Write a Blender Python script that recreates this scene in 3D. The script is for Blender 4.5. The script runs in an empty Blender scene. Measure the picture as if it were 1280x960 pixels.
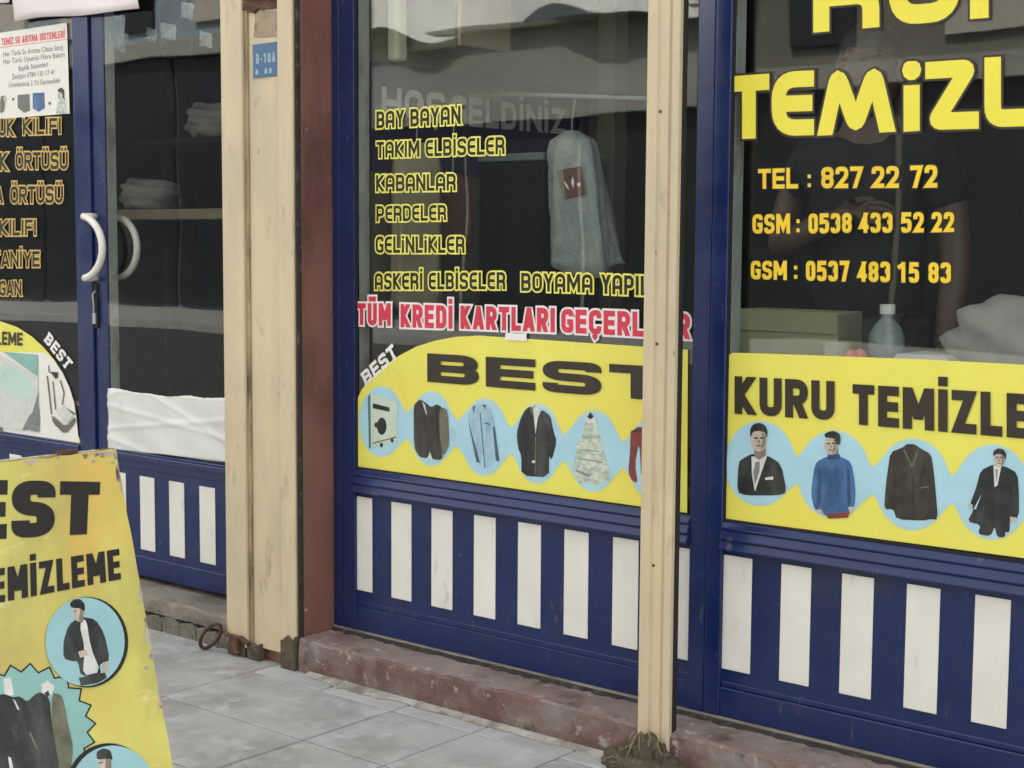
import bpy, bmesh, math, random
from mathutils import Vector, Matrix
random.seed(7)
SC = bpy.context.scene
COL = SC.collection

# ------------------------------------------------------------------ camera
F_PX, YAW, PITCH, ROLL = 1916.17, math.radians(-39.910), math.radians(-5.365), math.radians(0.379)
CAM = Vector((0.0, -2.9038, 1.176))
fw = Vector((math.sin(YAW) * math.cos(PITCH), math.cos(YAW) * math.cos(PITCH), math.sin(PITCH)))
rt0 = Vector((math.cos(YAW), -math.sin(YAW), 0)); up0 = rt0.cross(fw)
rt = rt0 * math.cos(ROLL) + up0 * math.sin(ROLL)
up = up0 * math.cos(ROLL) - rt0 * math.sin(ROLL)
cam = bpy.data.cameras.new('camera'); cam.sensor_width = 36; cam.lens = F_PX * 36 / 1280
cam.clip_start = 0.05; cam.clip_end = 500
co = bpy.data.objects.new('camera', cam); COL.objects.link(co)
co.matrix_world = Matrix(((rt.x, up.x, -fw.x, CAM.x), (rt.y, up.y, -fw.y, CAM.y), (rt.z, up.z, -fw.z, CAM.z), (0, 0, 0, 1)))
SC.camera = co

# ------------------------------------------------------------------ light
SUN_EL, SUN_AZ = math.radians(52), math.radians(18)      # the sun stands behind the shop: the pavement is in its shade
w = bpy.data.worlds.new('World'); SC.world = w; w.use_nodes = True
nt = w.node_tree; bg = nt.nodes['Background']
sky = nt.nodes.new('ShaderNodeTexSky'); sky.sky_type = 'NISHITA'; sky.sun_disc = False
sky.sun_elevation = SUN_EL; sky.sun_rotation = SUN_AZ; sky.dust_density = 4.0; sky.air_density = 1.0; sky.ozone_density = 1.0
hs = nt.nodes.new('ShaderNodeHueSaturation'); hs.inputs['Saturation'].default_value = 0.10
nt.links.new(sky.outputs[0], hs.inputs['Color']); nt.links.new(hs.outputs[0], bg.inputs[0])
bg.inputs[1].default_value = 0.12
sl = bpy.data.lights.new('sun', 'SUN'); sl.energy = 3.0; sl.angle = math.radians(0.6); sl.color = (1.0, 0.95, 0.86)
so = bpy.data.objects.new('sun', sl); COL.objects.link(so)
sv = Vector((math.sin(SUN_AZ) * math.cos(SUN_EL), math.cos(SUN_AZ) * math.cos(SUN_EL), math.sin(SUN_EL)))
so.rotation_euler = (-sv).to_track_quat('-Z', 'Y').to_euler(); so.location = sv * 30
SC.view_settings.view_transform = 'Standard'; SC.view_settings.look = 'None'; SC.view_settings.gamma = 1
SC.view_settings.use_curve_mapping = False
SC.view_settings.exposure = 2.34
SC.cycles.transparent_max_bounces = 16

# ------------------------------------------------------------------ materials
def lin(r, g, b):
    f = lambda c: (c / 255 / 12.92) if c / 255 < 0.04045 else ((c / 255 + 0.055) / 1.055) ** 2.4
    return (f(r), f(g), f(b), 1)
def mat(name, col, rough=0.6, var=0.12, vs=6.0, spots=(), bump=0.0, bs=60.0, metal=0.0, spec=0.5, stretch=(1, 1, 1)):
    """Principled surface whose colour wanders by noise; spots = (colour, scale, threshold, softness, stretch) layers of stain or wear."""
    m = bpy.data.materials.new(name); m.use_nodes = True
    n = m.node_tree; N = n.nodes; L = n.links
    p = N['Principled BSDF']; p.inputs['Roughness'].default_value = rough; p.inputs['Metallic'].default_value = metal
    p.inputs['Specular IOR Level'].default_value = spec
    tc = N.new('ShaderNodeTexCoord')
    def noise(scale, st=(1, 1, 1), det=5, off=0.0):
        mp = N.new('ShaderNodeMapping'); mp.inputs['Scale'].default_value = st; mp.inputs['Location'].default_value = (off, off * .7, off * 1.3)
        L.new(tc.outputs['Object'], mp.inputs[0])
        t = N.new('ShaderNodeTexNoise'); t.inputs['Scale'].default_value = scale; t.inputs['Detail'].default_value = det
        t.inputs['Roughness'].default_value = 0.62
        L.new(mp.outputs[0], t.inputs['Vector']); return t.outputs['Fac']
    fac = noise(vs, stretch)
    mr = N.new('ShaderNodeMapRange'); mr.inputs[1].default_value = 0.3; mr.inputs[2].default_value = 0.7
    mr.inputs[3].default_value = 1 - var; mr.inputs[4].default_value = 1 + var
    L.new(fac, mr.inputs[0])
    mx = N.new('ShaderNodeMix'); mx.data_type = 'RGBA'; mx.blend_type = 'MULTIPLY'; mx.inputs[0].default_value = 1
    mx.inputs[6].default_value = col; L.new(mr.outputs[0], mx.inputs[7])
    out = mx.outputs[2]
    for i, (c, s, th, sf, st) in enumerate(spots):
        q = noise(s, st, 6, 3.1 * (i + 1))
        r = N.new('ShaderNodeMapRange'); r.inputs[1].default_value = th - sf; r.inputs[2].default_value = th + sf
        L.new(q, r.inputs[0])
        k = N.new('ShaderNodeMix'); k.data_type = 'RGBA'; L.new(r.outputs[0], k.inputs[0]); L.new(out, k.inputs[6]); k.inputs[7].default_value = c
        out = k.outputs[2]
    L.new(out, p.inputs['Base Color'])
    rr = N.new('ShaderNodeMapRange'); rr.inputs[1].default_value = 0.3; rr.inputs[2].default_value = 0.7
    rr.inputs[3].default_value = max(0.05, rough - .12); rr.inputs[4].default_value = min(1, rough + .12)
    L.new(fac, rr.inputs[0]); L.new(rr.outputs[0], p.inputs['Roughness'])
    if bump:
        b = N.new('ShaderNodeBump'); b.inputs['Strength'].default_value = bump; b.inputs['Distance'].default_value = 0.01
        L.new(noise(bs, (1, 1, 1), 8, 9.0), b.inputs['Height']); L.new(b.outputs[0], p.inputs['Normal'])
    return m
def glass_mat(name, tint=(0.93, 0.95, 0.94, 1), f0=0.036):
    m = bpy.data.materials.new(name); m.use_nodes = True
    n = m.node_tree; N = n.nodes; L = n.links; N.remove(N['Principled BSDF'])
    lw = N.new('ShaderNodeLayerWeight'); lw.inputs['Blend'].default_value = 0.5      # Schlick reflectance, the same from either side
    pw = N.new('ShaderNodeMath'); pw.operation = 'POWER'; pw.inputs[1].default_value = 5; L.new(lw.outputs['Facing'], pw.inputs[0])
    fr = N.new('ShaderNodeMath'); fr.operation = 'MULTIPLY_ADD'; fr.inputs[1].default_value = 1 - f0; fr.inputs[2].default_value = f0; L.new(pw.outputs[0], fr.inputs[0])
    tc = N.new('ShaderNodeTexCoord'); no = N.new('ShaderNodeTexNoise'); no.inputs['Scale'].default_value = 2.2; no.inputs['Detail'].default_value = 1
    L.new(tc.outputs['Object'], no.inputs['Vector'])
    bp = N.new('ShaderNodeBump'); bp.inputs['Strength'].default_value = 0.02; bp.inputs['Distance'].default_value = 0.05
    L.new(no.outputs['Fac'], bp.inputs['Height'])
    t = N.new('ShaderNodeBsdfTransparent'); t.inputs[0].default_value = tint
    g = N.new('ShaderNodeBsdfGlossy'); g.inputs['Roughness'].default_value = 0.015
    L.new(bp.outputs[0], g.inputs['Normal'])
    mx = N.new('ShaderNodeMixShader'); L.new(fr.outputs[0], mx.inputs[0]); L.new(t.outputs[0], mx.inputs[1]); L.new(g.outputs[0], mx.inputs[2])
    L.new(mx.outputs[0], N['Material Output'].inputs['Surface'])
    return m

DIRT = (0.055, 0.042, 0.028, 1)
M = {}
M['blue'] = mat('blue enamel paint', (0.010, 0.022, 0.092, 1), 0.22, 0.16, 5, [((0.10, 0.11, 0.16, 1), 150, 0.738, 0.012, (1, 1, 1)), ((0.10, 0.095, 0.085, 1), 30, 0.70, 0.05, (1, 1, .25)), ((0.03, 0.035, 0.06, 1), 7, 0.68, 0.12, (1, 1, 2.5))], 0.03, 90)
M['bead'] = mat('grey aluminium bead', (0.42, 0.43, 0.39, 1), 0.5, 0.15, 9, [((0.22, 0.12, 0.1, 1), 20, 0.62, 0.1, (1, 1, .4))])
M['white'] = mat('white panel inlay', (0.74, 0.72, 0.65, 1), 0.42, 0.05, 9, [((0.48, 0.44, 0.35, 1), 16, 0.70, 0.08, (1, 1, .5))], 0.02, 60)
M['black_gap'] = mat('black rubber and shade', (0.012, 0.011, 0.01, 1), 0.8)  # rubber black, also painted shade on the side of the post
M['cream'] = mat('cream enamel', (0.61, 0.505, 0.325, 1), 0.45, 0.07, 4, [((0.50, 0.42, 0.29, 1), 4, 0.56, 0.16, (2.2, 2.2, .6)), ((0.33, 0.27, 0.19, 1), 11, 0.68, 0.08, (1.5, 1.5, .7)), ((0.20, 0.15, 0.10, 1), 60, 0.72, 0.03, (1, 1, .5)), ((0.14, 0.09, 0.05, 1), 30, 0.735, 0.02, (1, 1, .45))], 0.06, 40)
M['cream_dark'] = mat('stained cream groove', (0.34, 0.26, 0.14, 1), 0.6, 0.25, 7, [(DIRT, 14, 0.58, 0.1, (2, 2, .3))])
M['redwall'] = mat('brown red paint', (0.21, 0.095, 0.072, 1), 0.5, 0.14, 3, [((0.42, 0.40, 0.36, 1), 22, 0.735, 0.012, (1, 1, 1)), ((0.06, 0.03, 0.022, 1), 5, 0.63, 0.12, (1, 1, .4))], 0.12, 50)
M['step'] = mat('concrete step with flaking red paint', (0.150, 0.080, 0.070, 1), 0.8, 0.25, 9, [((0.22, 0.185, 0.16, 1), 6, 0.54, 0.10, (1, 1, 1.2)), ((0.31, 0.28, 0.23, 1), 26, 0.62, 0.03, (1, 1, 1)), ((0.06, 0.045, 0.035, 1), 12, 0.66, 0.08, (1, 1, 1))], 0.5, 45)
M['step_top'] = mat('worn step top', (0.24, 0.19, 0.165, 1), 0.85, 0.25, 8, [((0.17, 0.105, 0.092, 1), 6, 0.56, 0.12, (1, 1, 1)), ((0.36, 0.33, 0.28, 1), 24, 0.63, 0.04, (1, 1, 1)), ((0.07, 0.055, 0.042, 1), 10, 0.62, 0.08, (1, 1, 1))], 0.5, 55)
M['concrete'] = mat('old concrete', (0.23, 0.205, 0.165, 1), 0.85, 0.25, 7, [((0.10, 0.085, 0.065, 1), 6, 0.6, 0.12, (1, 1, 1)), ((0.34, 0.31, 0.26, 1), 20, 0.66, 0.06, (1, 1, 1))], 0.5, 40)
M['rubble'] = mat('broken stone', (0.17, 0.15, 0.12, 1), 0.95, 0.35, 20, (), 0.7, 60)
M['slab'] = mat('grey paving slab', (0.345, 0.342, 0.33, 1), 0.8, 0.12, 4.5, [((0.235, 0.23, 0.215, 1), 5, 0.56, 0.12, (1, 1, 1)), ((0.43, 0.43, 0.42, 1), 13, 0.62, 0.10, (1, 1, 1)), ((0.43, 0.43, 0.42, 1), 8, 0.66, 0.10, (1, 1, 1)), ((0.16, 0.155, 0.145, 1), 45, 0.73, 0.03, (1, 1, 1))], 0.16, 70)
M['slab_b'] = mat('lighter paving slab', (0.375, 0.372, 0.36, 1), 0.8, 0.14, 5.5, [((0.26, 0.255, 0.24, 1), 4, 0.61, 0.12, (1, 1, 1)), ((0.46, 0.46, 0.45, 1), 9, 0.65, 0.10, (1, 1, 1)), ((0.17, 0.165, 0.155, 1), 50, 0.72, 0.03, (1, 1, 1))], 0.16, 70)
M['joint'] = mat('dark joint', (0.055, 0.05, 0.045, 1), 0.95, 0.3, 20)
M['mortar'] = mat('smeared pale mortar', (0.34, 0.325, 0.28, 1), 0.9, 0.25, 18, [((0.18, 0.165, 0.13, 1), 14, 0.56, 0.08, (1, 1, 1))], 0.5, 70)
M['asphalt'] = mat('asphalt', (0.05, 0.05, 0.052, 1), 0.9, 0.2, 3, (), 0.3, 90)
M['earth'] = mat('bare ground', (0.12, 0.11, 0.09, 1), 0.95, 0.2, 2)
M['glass'] = glass_mat('window glass')
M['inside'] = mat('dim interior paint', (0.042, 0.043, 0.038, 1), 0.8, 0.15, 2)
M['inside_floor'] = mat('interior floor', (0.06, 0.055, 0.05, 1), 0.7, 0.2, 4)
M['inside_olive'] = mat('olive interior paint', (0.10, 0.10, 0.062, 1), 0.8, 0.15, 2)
M['yellow'] = mat('yellow sign print', (0.78, 0.735, 0.12, 1), 0.35, 0.05, 3, [((0.82, 0.67, 0.10, 1), 4, 0.60, 0.14, (1, 1, 1))])
M['yellow_v'] = mat('yellow vinyl', (0.82, 0.72, 0.06, 1), 0.4, 0.04, 5)
M['yellow_o'] = mat('yellow outline vinyl', (0.84, 0.78, 0.13, 1), 0.4, 0.12, 14)
M['orange_o'] = mat('ochre outline vinyl', (0.62, 0.41, 0.10, 1), 0.4, 0.12, 14)
M['gold_v'] = mat('golden vinyl', (0.85, 0.58, 0.02, 1), 0.4, 0.06, 9)
M['black_v'] = mat('black vinyl', (0.011, 0.009, 0.007, 1), 0.6, 0.2, 9)
M['brown_v'] = mat('brown black print', (0.03, 0.021, 0.013, 1), 0.4, 0.15, 9)
M['red_v'] = mat('red vinyl', (0.62, 0.035, 0.07, 1), 0.4, 0.08, 9)
M['white_v'] = mat('white vinyl', (0.82, 0.78, 0.76, 1), 0.4, 0.05, 9)
M['sky_p'] = mat('light blue print', (0.39, 0.63, 0.72, 1), 0.35, 0.09, 6)
M['halo_p'] = mat('pale blue print edge', (0.50, 0.66, 0.56, 1), 0.35, 0.07, 6)
M['ink'] = mat('printed black cloth', (0.018, 0.021, 0.02, 1), 0.4, 0.55, 30, [((0.085, 0.088, 0.08, 1), 17, 0.60, 0.14, (1, 1, .3)), ((0.06, 0.065, 0.06, 1), 40, 0.66, 0.05, (1, 1, .4))])
M['inkbrown'] = mat('printed brown cloth', (0.036, 0.029, 0.022, 1), 0.4, 0.5, 30, [((0.085, 0.088, 0.08, 1), 17, 0.60, 0.14, (1, 1, .3)), ((0.085, 0.07, 0.055, 1), 45, 0.66, 0.05, (1, 1, .4))])
M['inkgrey'] = mat('printed grey green cloth', (0.14, 0.14, 0.095, 1), 0.4, 0.35, 30)
M['skin_p'] = mat('printed skin', (0.50, 0.43, 0.36, 1), 0.4, 0.2, 40)
M['skin_d'] = mat('printed skin shade', (0.22, 0.17, 0.13, 1), 0.4, 0.2, 40)
M['shirt_p'] = mat('printed pale shirt', (0.62, 0.62, 0.58, 1), 0.4, 0.12, 40)
M['tie_p'] = mat('printed tie', (0.2, 0.22, 0.21, 1), 0.4, 0.3, 80)
M['jumper_p'] = mat('printed blue jumper', (0.045, 0.125, 0.28, 1), 0.4, 0.25, 26, [((0.085, 0.19, 0.38, 1), 16, 0.58, 0.12, (1, 1, .35)), ((0.025, 0.07, 0.17, 1), 22, 0.62, 0.08, (1, 1, .4))])
M['jumper_d'] = mat('printed dark jumper', (0.025, 0.06, 0.15, 1), 0.4, 0.2, 26)
M['maroon_p'] = mat('printed maroon', (0.22, 0.045, 0.035, 1), 0.4, 0.25, 26)
M['dress_p'] = mat('printed pale dress', (0.52, 0.58, 0.46, 1), 0.4, 0.3, 60, [((0.30, 0.37, 0.31, 1), 34, 0.56, 0.10, (1, 1, 2.4)), ((0.66, 0.70, 0.60, 1), 45, 0.6, 0.08, (1, 1, 2))])
M['blueshirt_p'] = mat('printed blue shirt', (0.33, 0.50, 0.60, 1), 0.4, 0.12, 40, [((0.17, 0.28, 0.36, 1), 24, 0.6, 0.1, (1, 1, .25))])
M['blueshade_p'] = mat('printed blue shade', (0.06, 0.10, 0.14, 1), 0.4, 0.2, 40)
M['washer_p'] = mat('printed machine front', (0.55, 0.64, 0.52, 1), 0.4, 0.08, 20)
M['washer_d'] = mat('printed machine side', (0.06, 0.17, 0.16, 1), 0.4, 0.1, 20)
M['poster'] = mat('poster paper', (0.78, 0.76, 0.69, 1), 0.6, 0.04, 9)
M['paper'] = mat('pinkish white paper', (0.80, 0.71, 0.71, 1), 0.7, 0.05, 4, (), 0.05, 12)
M['film'] = mat('white plastic film', (0.70, 0.705, 0.67, 1), 0.35, 0.08, 5, (), 0.1, 10)
M['grey_print'] = mat('grey print', (0.16, 0.16, 0.15, 1), 0.6, 0.1, 30)
M['red_print'] = mat('faded red print', (0.72, 0.13, 0.13, 1), 0.6, 0.1, 30)
M['steel_blue'] = mat('enamelled blue plate', (0.045, 0.125, 0.24, 1), 0.4, 0.15, 40, [((0.16, 0.17, 0.17, 1), 60, 0.72, 0.04, (1, 1, 1))])
M['plate_ink'] = mat('pale plate lettering', (0.30, 0.42, 0.52, 1), 0.5, 0.2, 60)
M['tan'] = mat('old adhesive', (0.36, 0.28, 0.19, 1), 0.8, 0.25, 25, [((0.17, 0.12, 0.08, 1), 30, 0.62, 0.06, (1, 1, 1))], 0.3, 90)
M['rust'] = mat('rust', (0.085, 0.045, 0.027, 1), 0.9, 0.4, 40, [((0.18, 0.09, 0.06, 1), 30, 0.6, 0.08, (1, 1, 1))], 0.5, 120)
M['straw'] = mat('dry straw', (0.21, 0.165, 0.095, 1), 0.9, 0.3, 60)
M['mud'] = mat('dried mud', (0.085, 0.067, 0.042, 1), 0.95, 0.45, 30, [((0.19, 0.155, 0.10, 1), 38, 0.62, 0.08, (1, 1, 1))], 0.9, 90)
M['soil_shade'] = mat('black soil', (0.03, 0.025, 0.02, 1), 0.95, 0.5, 30, [((0.12, 0.10, 0.075, 1), 40, 0.62, 0.06, (1, 1, 1))], 0.6, 90)  # dirt colour, darkened to serve as painted shade too
M['handle'] = mat('white handle enamel', (0.76, 0.73, 0.64, 1), 0.3, 0.06, 9)
M['handle_g'] = mat('grey handle enamel', (0.40, 0.40, 0.37, 1), 0.35, 0.06, 9)
M['board_y'] = mat('weathered yellow board', (0.62, 0.575, 0.14, 1), 0.5, 0.14, 3.6, [((0.40, 0.36, 0.11, 1), 4.5, 0.55, 0.12, (1, 1, .6)), ((0.66, 0.44, 0.10, 1), 3, 0.60, 0.10, (1, 1, 1)), ((0.80, 0.76, 0.40, 1), 7, 0.66, 0.06, (1, .5, 2)), ((0.13, 0.09, 0.03, 1), 60, 0.755, 0.02, (1, 1, 1))], 0.05, 20)
M['chip'] = mat('flaked sheet edge', (0.42, 0.38, 0.33, 1), 0.8, 0.3, 40, [((0.12, 0.075, 0.05, 1), 50, 0.55, 0.06, (1, 1, 1))], 0.3, 120)
M['teal_p'] = mat('faded teal print', (0.24, 0.46, 0.42, 1), 0.45, 0.14, 6)
M['aqua_p'] = mat('faded aqua print', (0.30, 0.52, 0.54, 1), 0.45, 0.08, 6)
M['banner'] = mat('navy banner cloth', (0.022, 0.02, 0.06, 1), 0.8, 0.15, 3)
M['banner_t'] = mat('grey banner lettering', (0.46, 0.46, 0.42, 1), 0.8, 0.15, 8)
M['bag'] = mat('translucent garment bag', (0.50, 0.49, 0.45, 1), 0.3, 0.25, 9, [((0.24, 0.28, 0.265, 1), 6, 0.52, 0.12, (1, 1, .35))], 0.6, 22)
M['linen'] = mat('grey white linen', (0.34, 0.33, 0.30, 1), 0.85, 0.2, 7, [((0.22, 0.22, 0.20, 1), 5, 0.56, 0.12, (1, 1, 1))], 0.3, 14)
M['shelf_w'] = mat('tan shelf wood', (0.30, 0.25, 0.15, 1), 0.7, 0.2, 6)
M['bag_logo'] = mat('brown red bag print', (0.15, 0.06, 0.042, 1), 0.6, 0.2, 20)
M['coat'] = mat('beige coat cloth', (0.28, 0.24, 0.15, 1), 0.9, 0.2, 8)
M['maroon'] = mat('maroon cloth', (0.10, 0.04, 0.032, 1), 0.9, 0.2, 8)
M['charcoal'] = mat('charcoal cloth', (0.006, 0.006, 0.006, 1), 0.9, 0.2, 8)
M['skin'] = mat('skin', (0.095, 0.054, 0.038, 1), 0.55, 0.1, 12)
M['hair'] = mat('black hair', (0.018, 0.015, 0.012, 1), 0.6, 0.3, 50)
M['card'] = mat('olive cardboard', (0.30, 0.30, 0.17, 1), 0.85, 0.1, 4, [((0.14, 0.14, 0.09, 1), 8, 0.66, 0.06, (1, 1, 1))])
M['cup'] = mat('cream paper cup', (0.48, 0.46, 0.33, 1), 0.7)
M['bottle'] = mat('grey blue plastic', (0.20, 0.245, 0.25, 1), 0.25, 0.15, 20)
M['flower'] = mat('pink red petals', (0.55, 0.14, 0.13, 1), 0.7, 0.3, 40)
M['counter'] = mat('dark counter laminate', (0.04, 0.036, 0.032, 1), 0.5, 0.2, 6)
M['greybin'] = mat('grey plastic', (0.20, 0.235, 0.23, 1), 0.5)
M['wall_pale'] = mat('pale sunlit render', (0.55, 0.51, 0.44, 1), 0.85, 0.1, 0.8)
M['wall_grey'] = mat('grey render', (0.36, 0.36, 0.32, 1), 0.85, 0.12, 0.8)
M['wall_blue'] = mat('bluish render', (0.30, 0.36, 0.40, 1), 0.85, 0.12, 0.8)
M['wall_dim'] = mat('dim olive grey render', (0.20, 0.195, 0.165, 1), 0.85, 0.15, 0.8)
M['dark_glass'] = mat('dark window', (0.03, 0.035, 0.04, 1), 0.15)
M['roof_tile'] = mat('roof tile', (0.22, 0.1, 0.07, 1), 0.8, 0.2, 3)
M['canvas'] = mat('awning canvas', (0.78, 0.78, 0.74, 1), 0.8, 0.1, 2)

# ------------------------------------------------------------------ builders
def tag(o, label=None, cat=None, group=None, kind=None):
    for k, v in (('label', label), ('category', cat), ('group', group), ('kind', kind)):
        if v: o[k] = v
    return o
def empty(name, loc, label=None, cat=None, group=None):
    o = bpy.data.objects.new(name, None); o.location = loc; o.empty_display_size = .1; COL.objects.link(o)
    return tag(o, label, cat, group)
def wloc(o):
    v = Vector((0, 0, 0))
    while o: v += o.location; o = o.parent
    return v
def link(name, bm, mats, parent=None, base=None, smooth=False, bevel=0, seg=2):
    """bm is in world coordinates; the object's origin is its parent's place or its own base."""
    if not isinstance(mats, (list, tuple)): mats = [mats]
    if parent: org = wloc(parent)
    elif base: org = Vector(base)
    else:
        vs = [v.co for v in bm.verts]
        org = Vector(((min(v.x for v in vs) + max(v.x for v in vs)) / 2, (min(v.y for v in vs) + max(v.y for v in vs)) / 2, min(v.z for v in vs)))
    for v in bm.verts: v.co -= org
    me = bpy.data.meshes.new(name); bm.to_mesh(me); bm.free()
    for m in mats: me.materials.append(m)
    if smooth:
        for p in me.polygons: p.use_smooth = True
    o = bpy.data.objects.new(name, me); COL.objects.link(o)
    if parent: o.parent = parent
    else: o.location = org
    if bevel:
        b = o.modifiers.new('bevel', 'BEVEL'); b.width = bevel; b.segments = seg; b.limit_method = 'ANGLE'
    return o
def box(bm, x0, x1, y0, y1, z0, z1, mi=0):
    v = [bm.verts.new(p) for p in ((x0, y0, z0), (x1, y0, z0), (x1, y1, z0), (x0, y1, z0), (x0, y0, z1), (x1, y0, z1), (x1, y1, z1), (x0, y1, z1))]
    for f in ((3, 2, 1, 0), (4, 5, 6, 7), (0, 1, 5, 4), (1, 2, 6, 5), (2, 3, 7, 6), (3, 0, 4, 7)):
        bm.faces.new([v[i] for i in f]).material_index = mi
def boxes(name, lst, m, parent=None, bevel=0.002, **k):
    bm = bmesh.new()
    for b in lst: box(bm, *b)
    return link(name, bm, m, parent, bevel=bevel, **k)
def prism(bm, pts, z0, z1, mi=0):
    """vertical extrusion of an XY outline (counter-clockwise)"""
    lo = [bm.verts.new((x, y, z0)) for x, y in pts]; hi = [bm.verts.new((x, y, z1)) for x, y in pts]; n = len(pts)
    bm.faces.new(hi).material_index = mi; bm.faces.new(lo[::-1]).material_index = mi
    for i in range(n): bm.faces.new((lo[i], lo[(i + 1) % n], hi[(i + 1) % n], hi[i])).material_index = mi
def tube(bm, pts, rad, seg=10, closed=False, mi=0):
    pts = [Vector(p) for p in pts]; n = len(pts); rings = []
    R = rad if isinstance(rad, (list, tuple)) else [rad] * n
    prev = None
    for i, p in enumerate(pts):
        a = pts[(i - 1) % n] if (closed or i) else p; b = pts[(i + 1) % n] if (closed or i < n - 1) else p
        d = (b - a).normalized()
        if prev is None: u = d.orthogonal().normalized()
        else: u = (prev - d * prev.dot(d)).normalized()
        prev = u; vv = d.cross(u)
        rings.append([bm.verts.new(p + (u * math.cos(t) + vv * math.sin(t)) * R[i]) for t in [2 * math.pi * k / seg for k in range(seg)]])
    for i in range(n if closed else n - 1):
        A, B = rings[i], rings[(i + 1) % n]
        for k in range(seg): bm.faces.new((A[k], A[(k + 1) % seg], B[(k + 1) % seg], B[k])).material_index = mi
    if not closed:
        bm.faces.new(rings[0][::-1]).material_index = mi; bm.faces.new(rings[-1]).material_index = mi
def lathe(bm, c, prof, seg=20, mi=0):
    rings = [[bm.verts.new((c[0] + r * math.cos(2 * math.pi * k / seg), c[1] + r * math.sin(2 * math.pi * k / seg), c[2] + z)) for k in range(seg)] for r, z in prof]
    for A, B in zip(rings, rings[1:]):
        for k in range(seg): bm.faces.new((A[k], A[(k + 1) % seg], B[(k + 1) % seg], B[k])).material_index = mi
    bm.faces.new(rings[0][::-1]).material_index = mi; bm.faces.new(rings[-1]).material_index = mi

# -------- planes that carry print: a point of the photograph (1280 x 960) falls on the real surface it shows
def ray(x, y): return rt * ((x - 640) / F_PX) + up * ((480 - y) / F_PX) + fw
class Plane:
    def __init__(s, o, u, v, n): s.o, s.u, s.v, s.n = Vector(o), Vector(u).normalized(), Vector(v).normalized(), Vector(n).normalized()
    def px(s, x, y):
        d = ray(x, y); P = CAM + d * ((s.o - CAM).dot(s.n) / d.dot(s.n)); q = P - s.o
        return (q.dot(s.u), q.dot(s.v))
    def at(s, a, b, h=0): return s.o + s.u * a + s.v * b + s.n * h
GLASS_Y = 0.010
P_GLASS = Plane((0, GLASS_Y - .001, 0), (1, 0, 0), (0, 0, 1), (0, -1, 0))

def add_poly(bm, plane, pts, h, mi):
    try: f = bm.faces.new([bm.verts.new(plane.at(a, b, h)) for a, b in pts])
    except ValueError: return
    f.material_index = mi
    f.normal_update()
    if f.normal.dot(plane.n) < 0: f.normal_flip()

# -------- lettering: pen strokes of one width, glyph cell height 1
def fillet(pts, rads, closed=False, seg=6):
    n = len(pts); out = []
    for i, p in enumerate(pts):
        r = rads[i] if isinstance(rads, (list, tuple)) else rads
        if r <= 0 or (not closed and i in (0, n - 1)): out.append(p); continue
        p = Vector(p); a = Vector(pts[i - 1]) - p; b = Vector(pts[(i + 1) % n]) - p
        k = min(r, a.length * .5, b.length * .5); A = p + a.normalized() * k; B = p + b.normalized() * k
        for j in range(seg + 1):
            t = j / seg; q = A * (1 - t) ** 2 + p * (2 * t * (1 - t) * 1.0) + B * t ** 2
            # pull the quadratic towards a true quarter circle
            out.append((q.x, q.y))
    return out
def stroke(pts, t, closed=False, ext=0.0):
    P = [Vector(p) for p in pts]
    Q = [P[0]]
    for p in P[1:]:
        if (p - Q[-1]).length > 1e-5: Q.append(p)
    P = Q; n = len(P)
    if not closed and ext:
        P[0] = P[0] + (P[0] - P[1]).normalized() * ext; P[-1] = P[-1] + (P[-1] - P[-2]).normalized() * ext
    q = []; m = n if closed else n - 1; h = t / 2
    def nrm(i): d = (P[(i + 1) % n] - P[i]).normalized(); return Vector((-d.y, d.x))
    for i in range(m):                                  # one bar per segment
        A, B, N0 = P[i], P[(i + 1) % n], nrm(i) * h; q.append([A - N0, B - N0, B + N0, A + N0])
    for i in range(0 if closed else 1, n if closed else n - 1):      # the outer wedge of every corner
        n0, n1 = nrm((i - 1) % n), nrm(i); c = n0.x * n1.y - n0.y * n1.x; s_ = -1 if c > 0 else 1
        if abs(c) < 1e-4: continue
        a_, b_ = P[i] + n0 * h * s_, P[i] + n1 * h * s_; mm = n0 + n1
        w_ = [P[i], a_, P[i] + mm.normalized() * s_ * h / max(mm.normalized().dot(n0), .3), b_] if mm.length > .75 else [P[i], a_, b_]
        q.append(w_)
    return q
WID = dict(I=.34, M=1.32, W=1.3, N=1.05, T=.96, L=.86, E=.9, F=.86, J=.8, i=.36, A=1.05)
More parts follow.
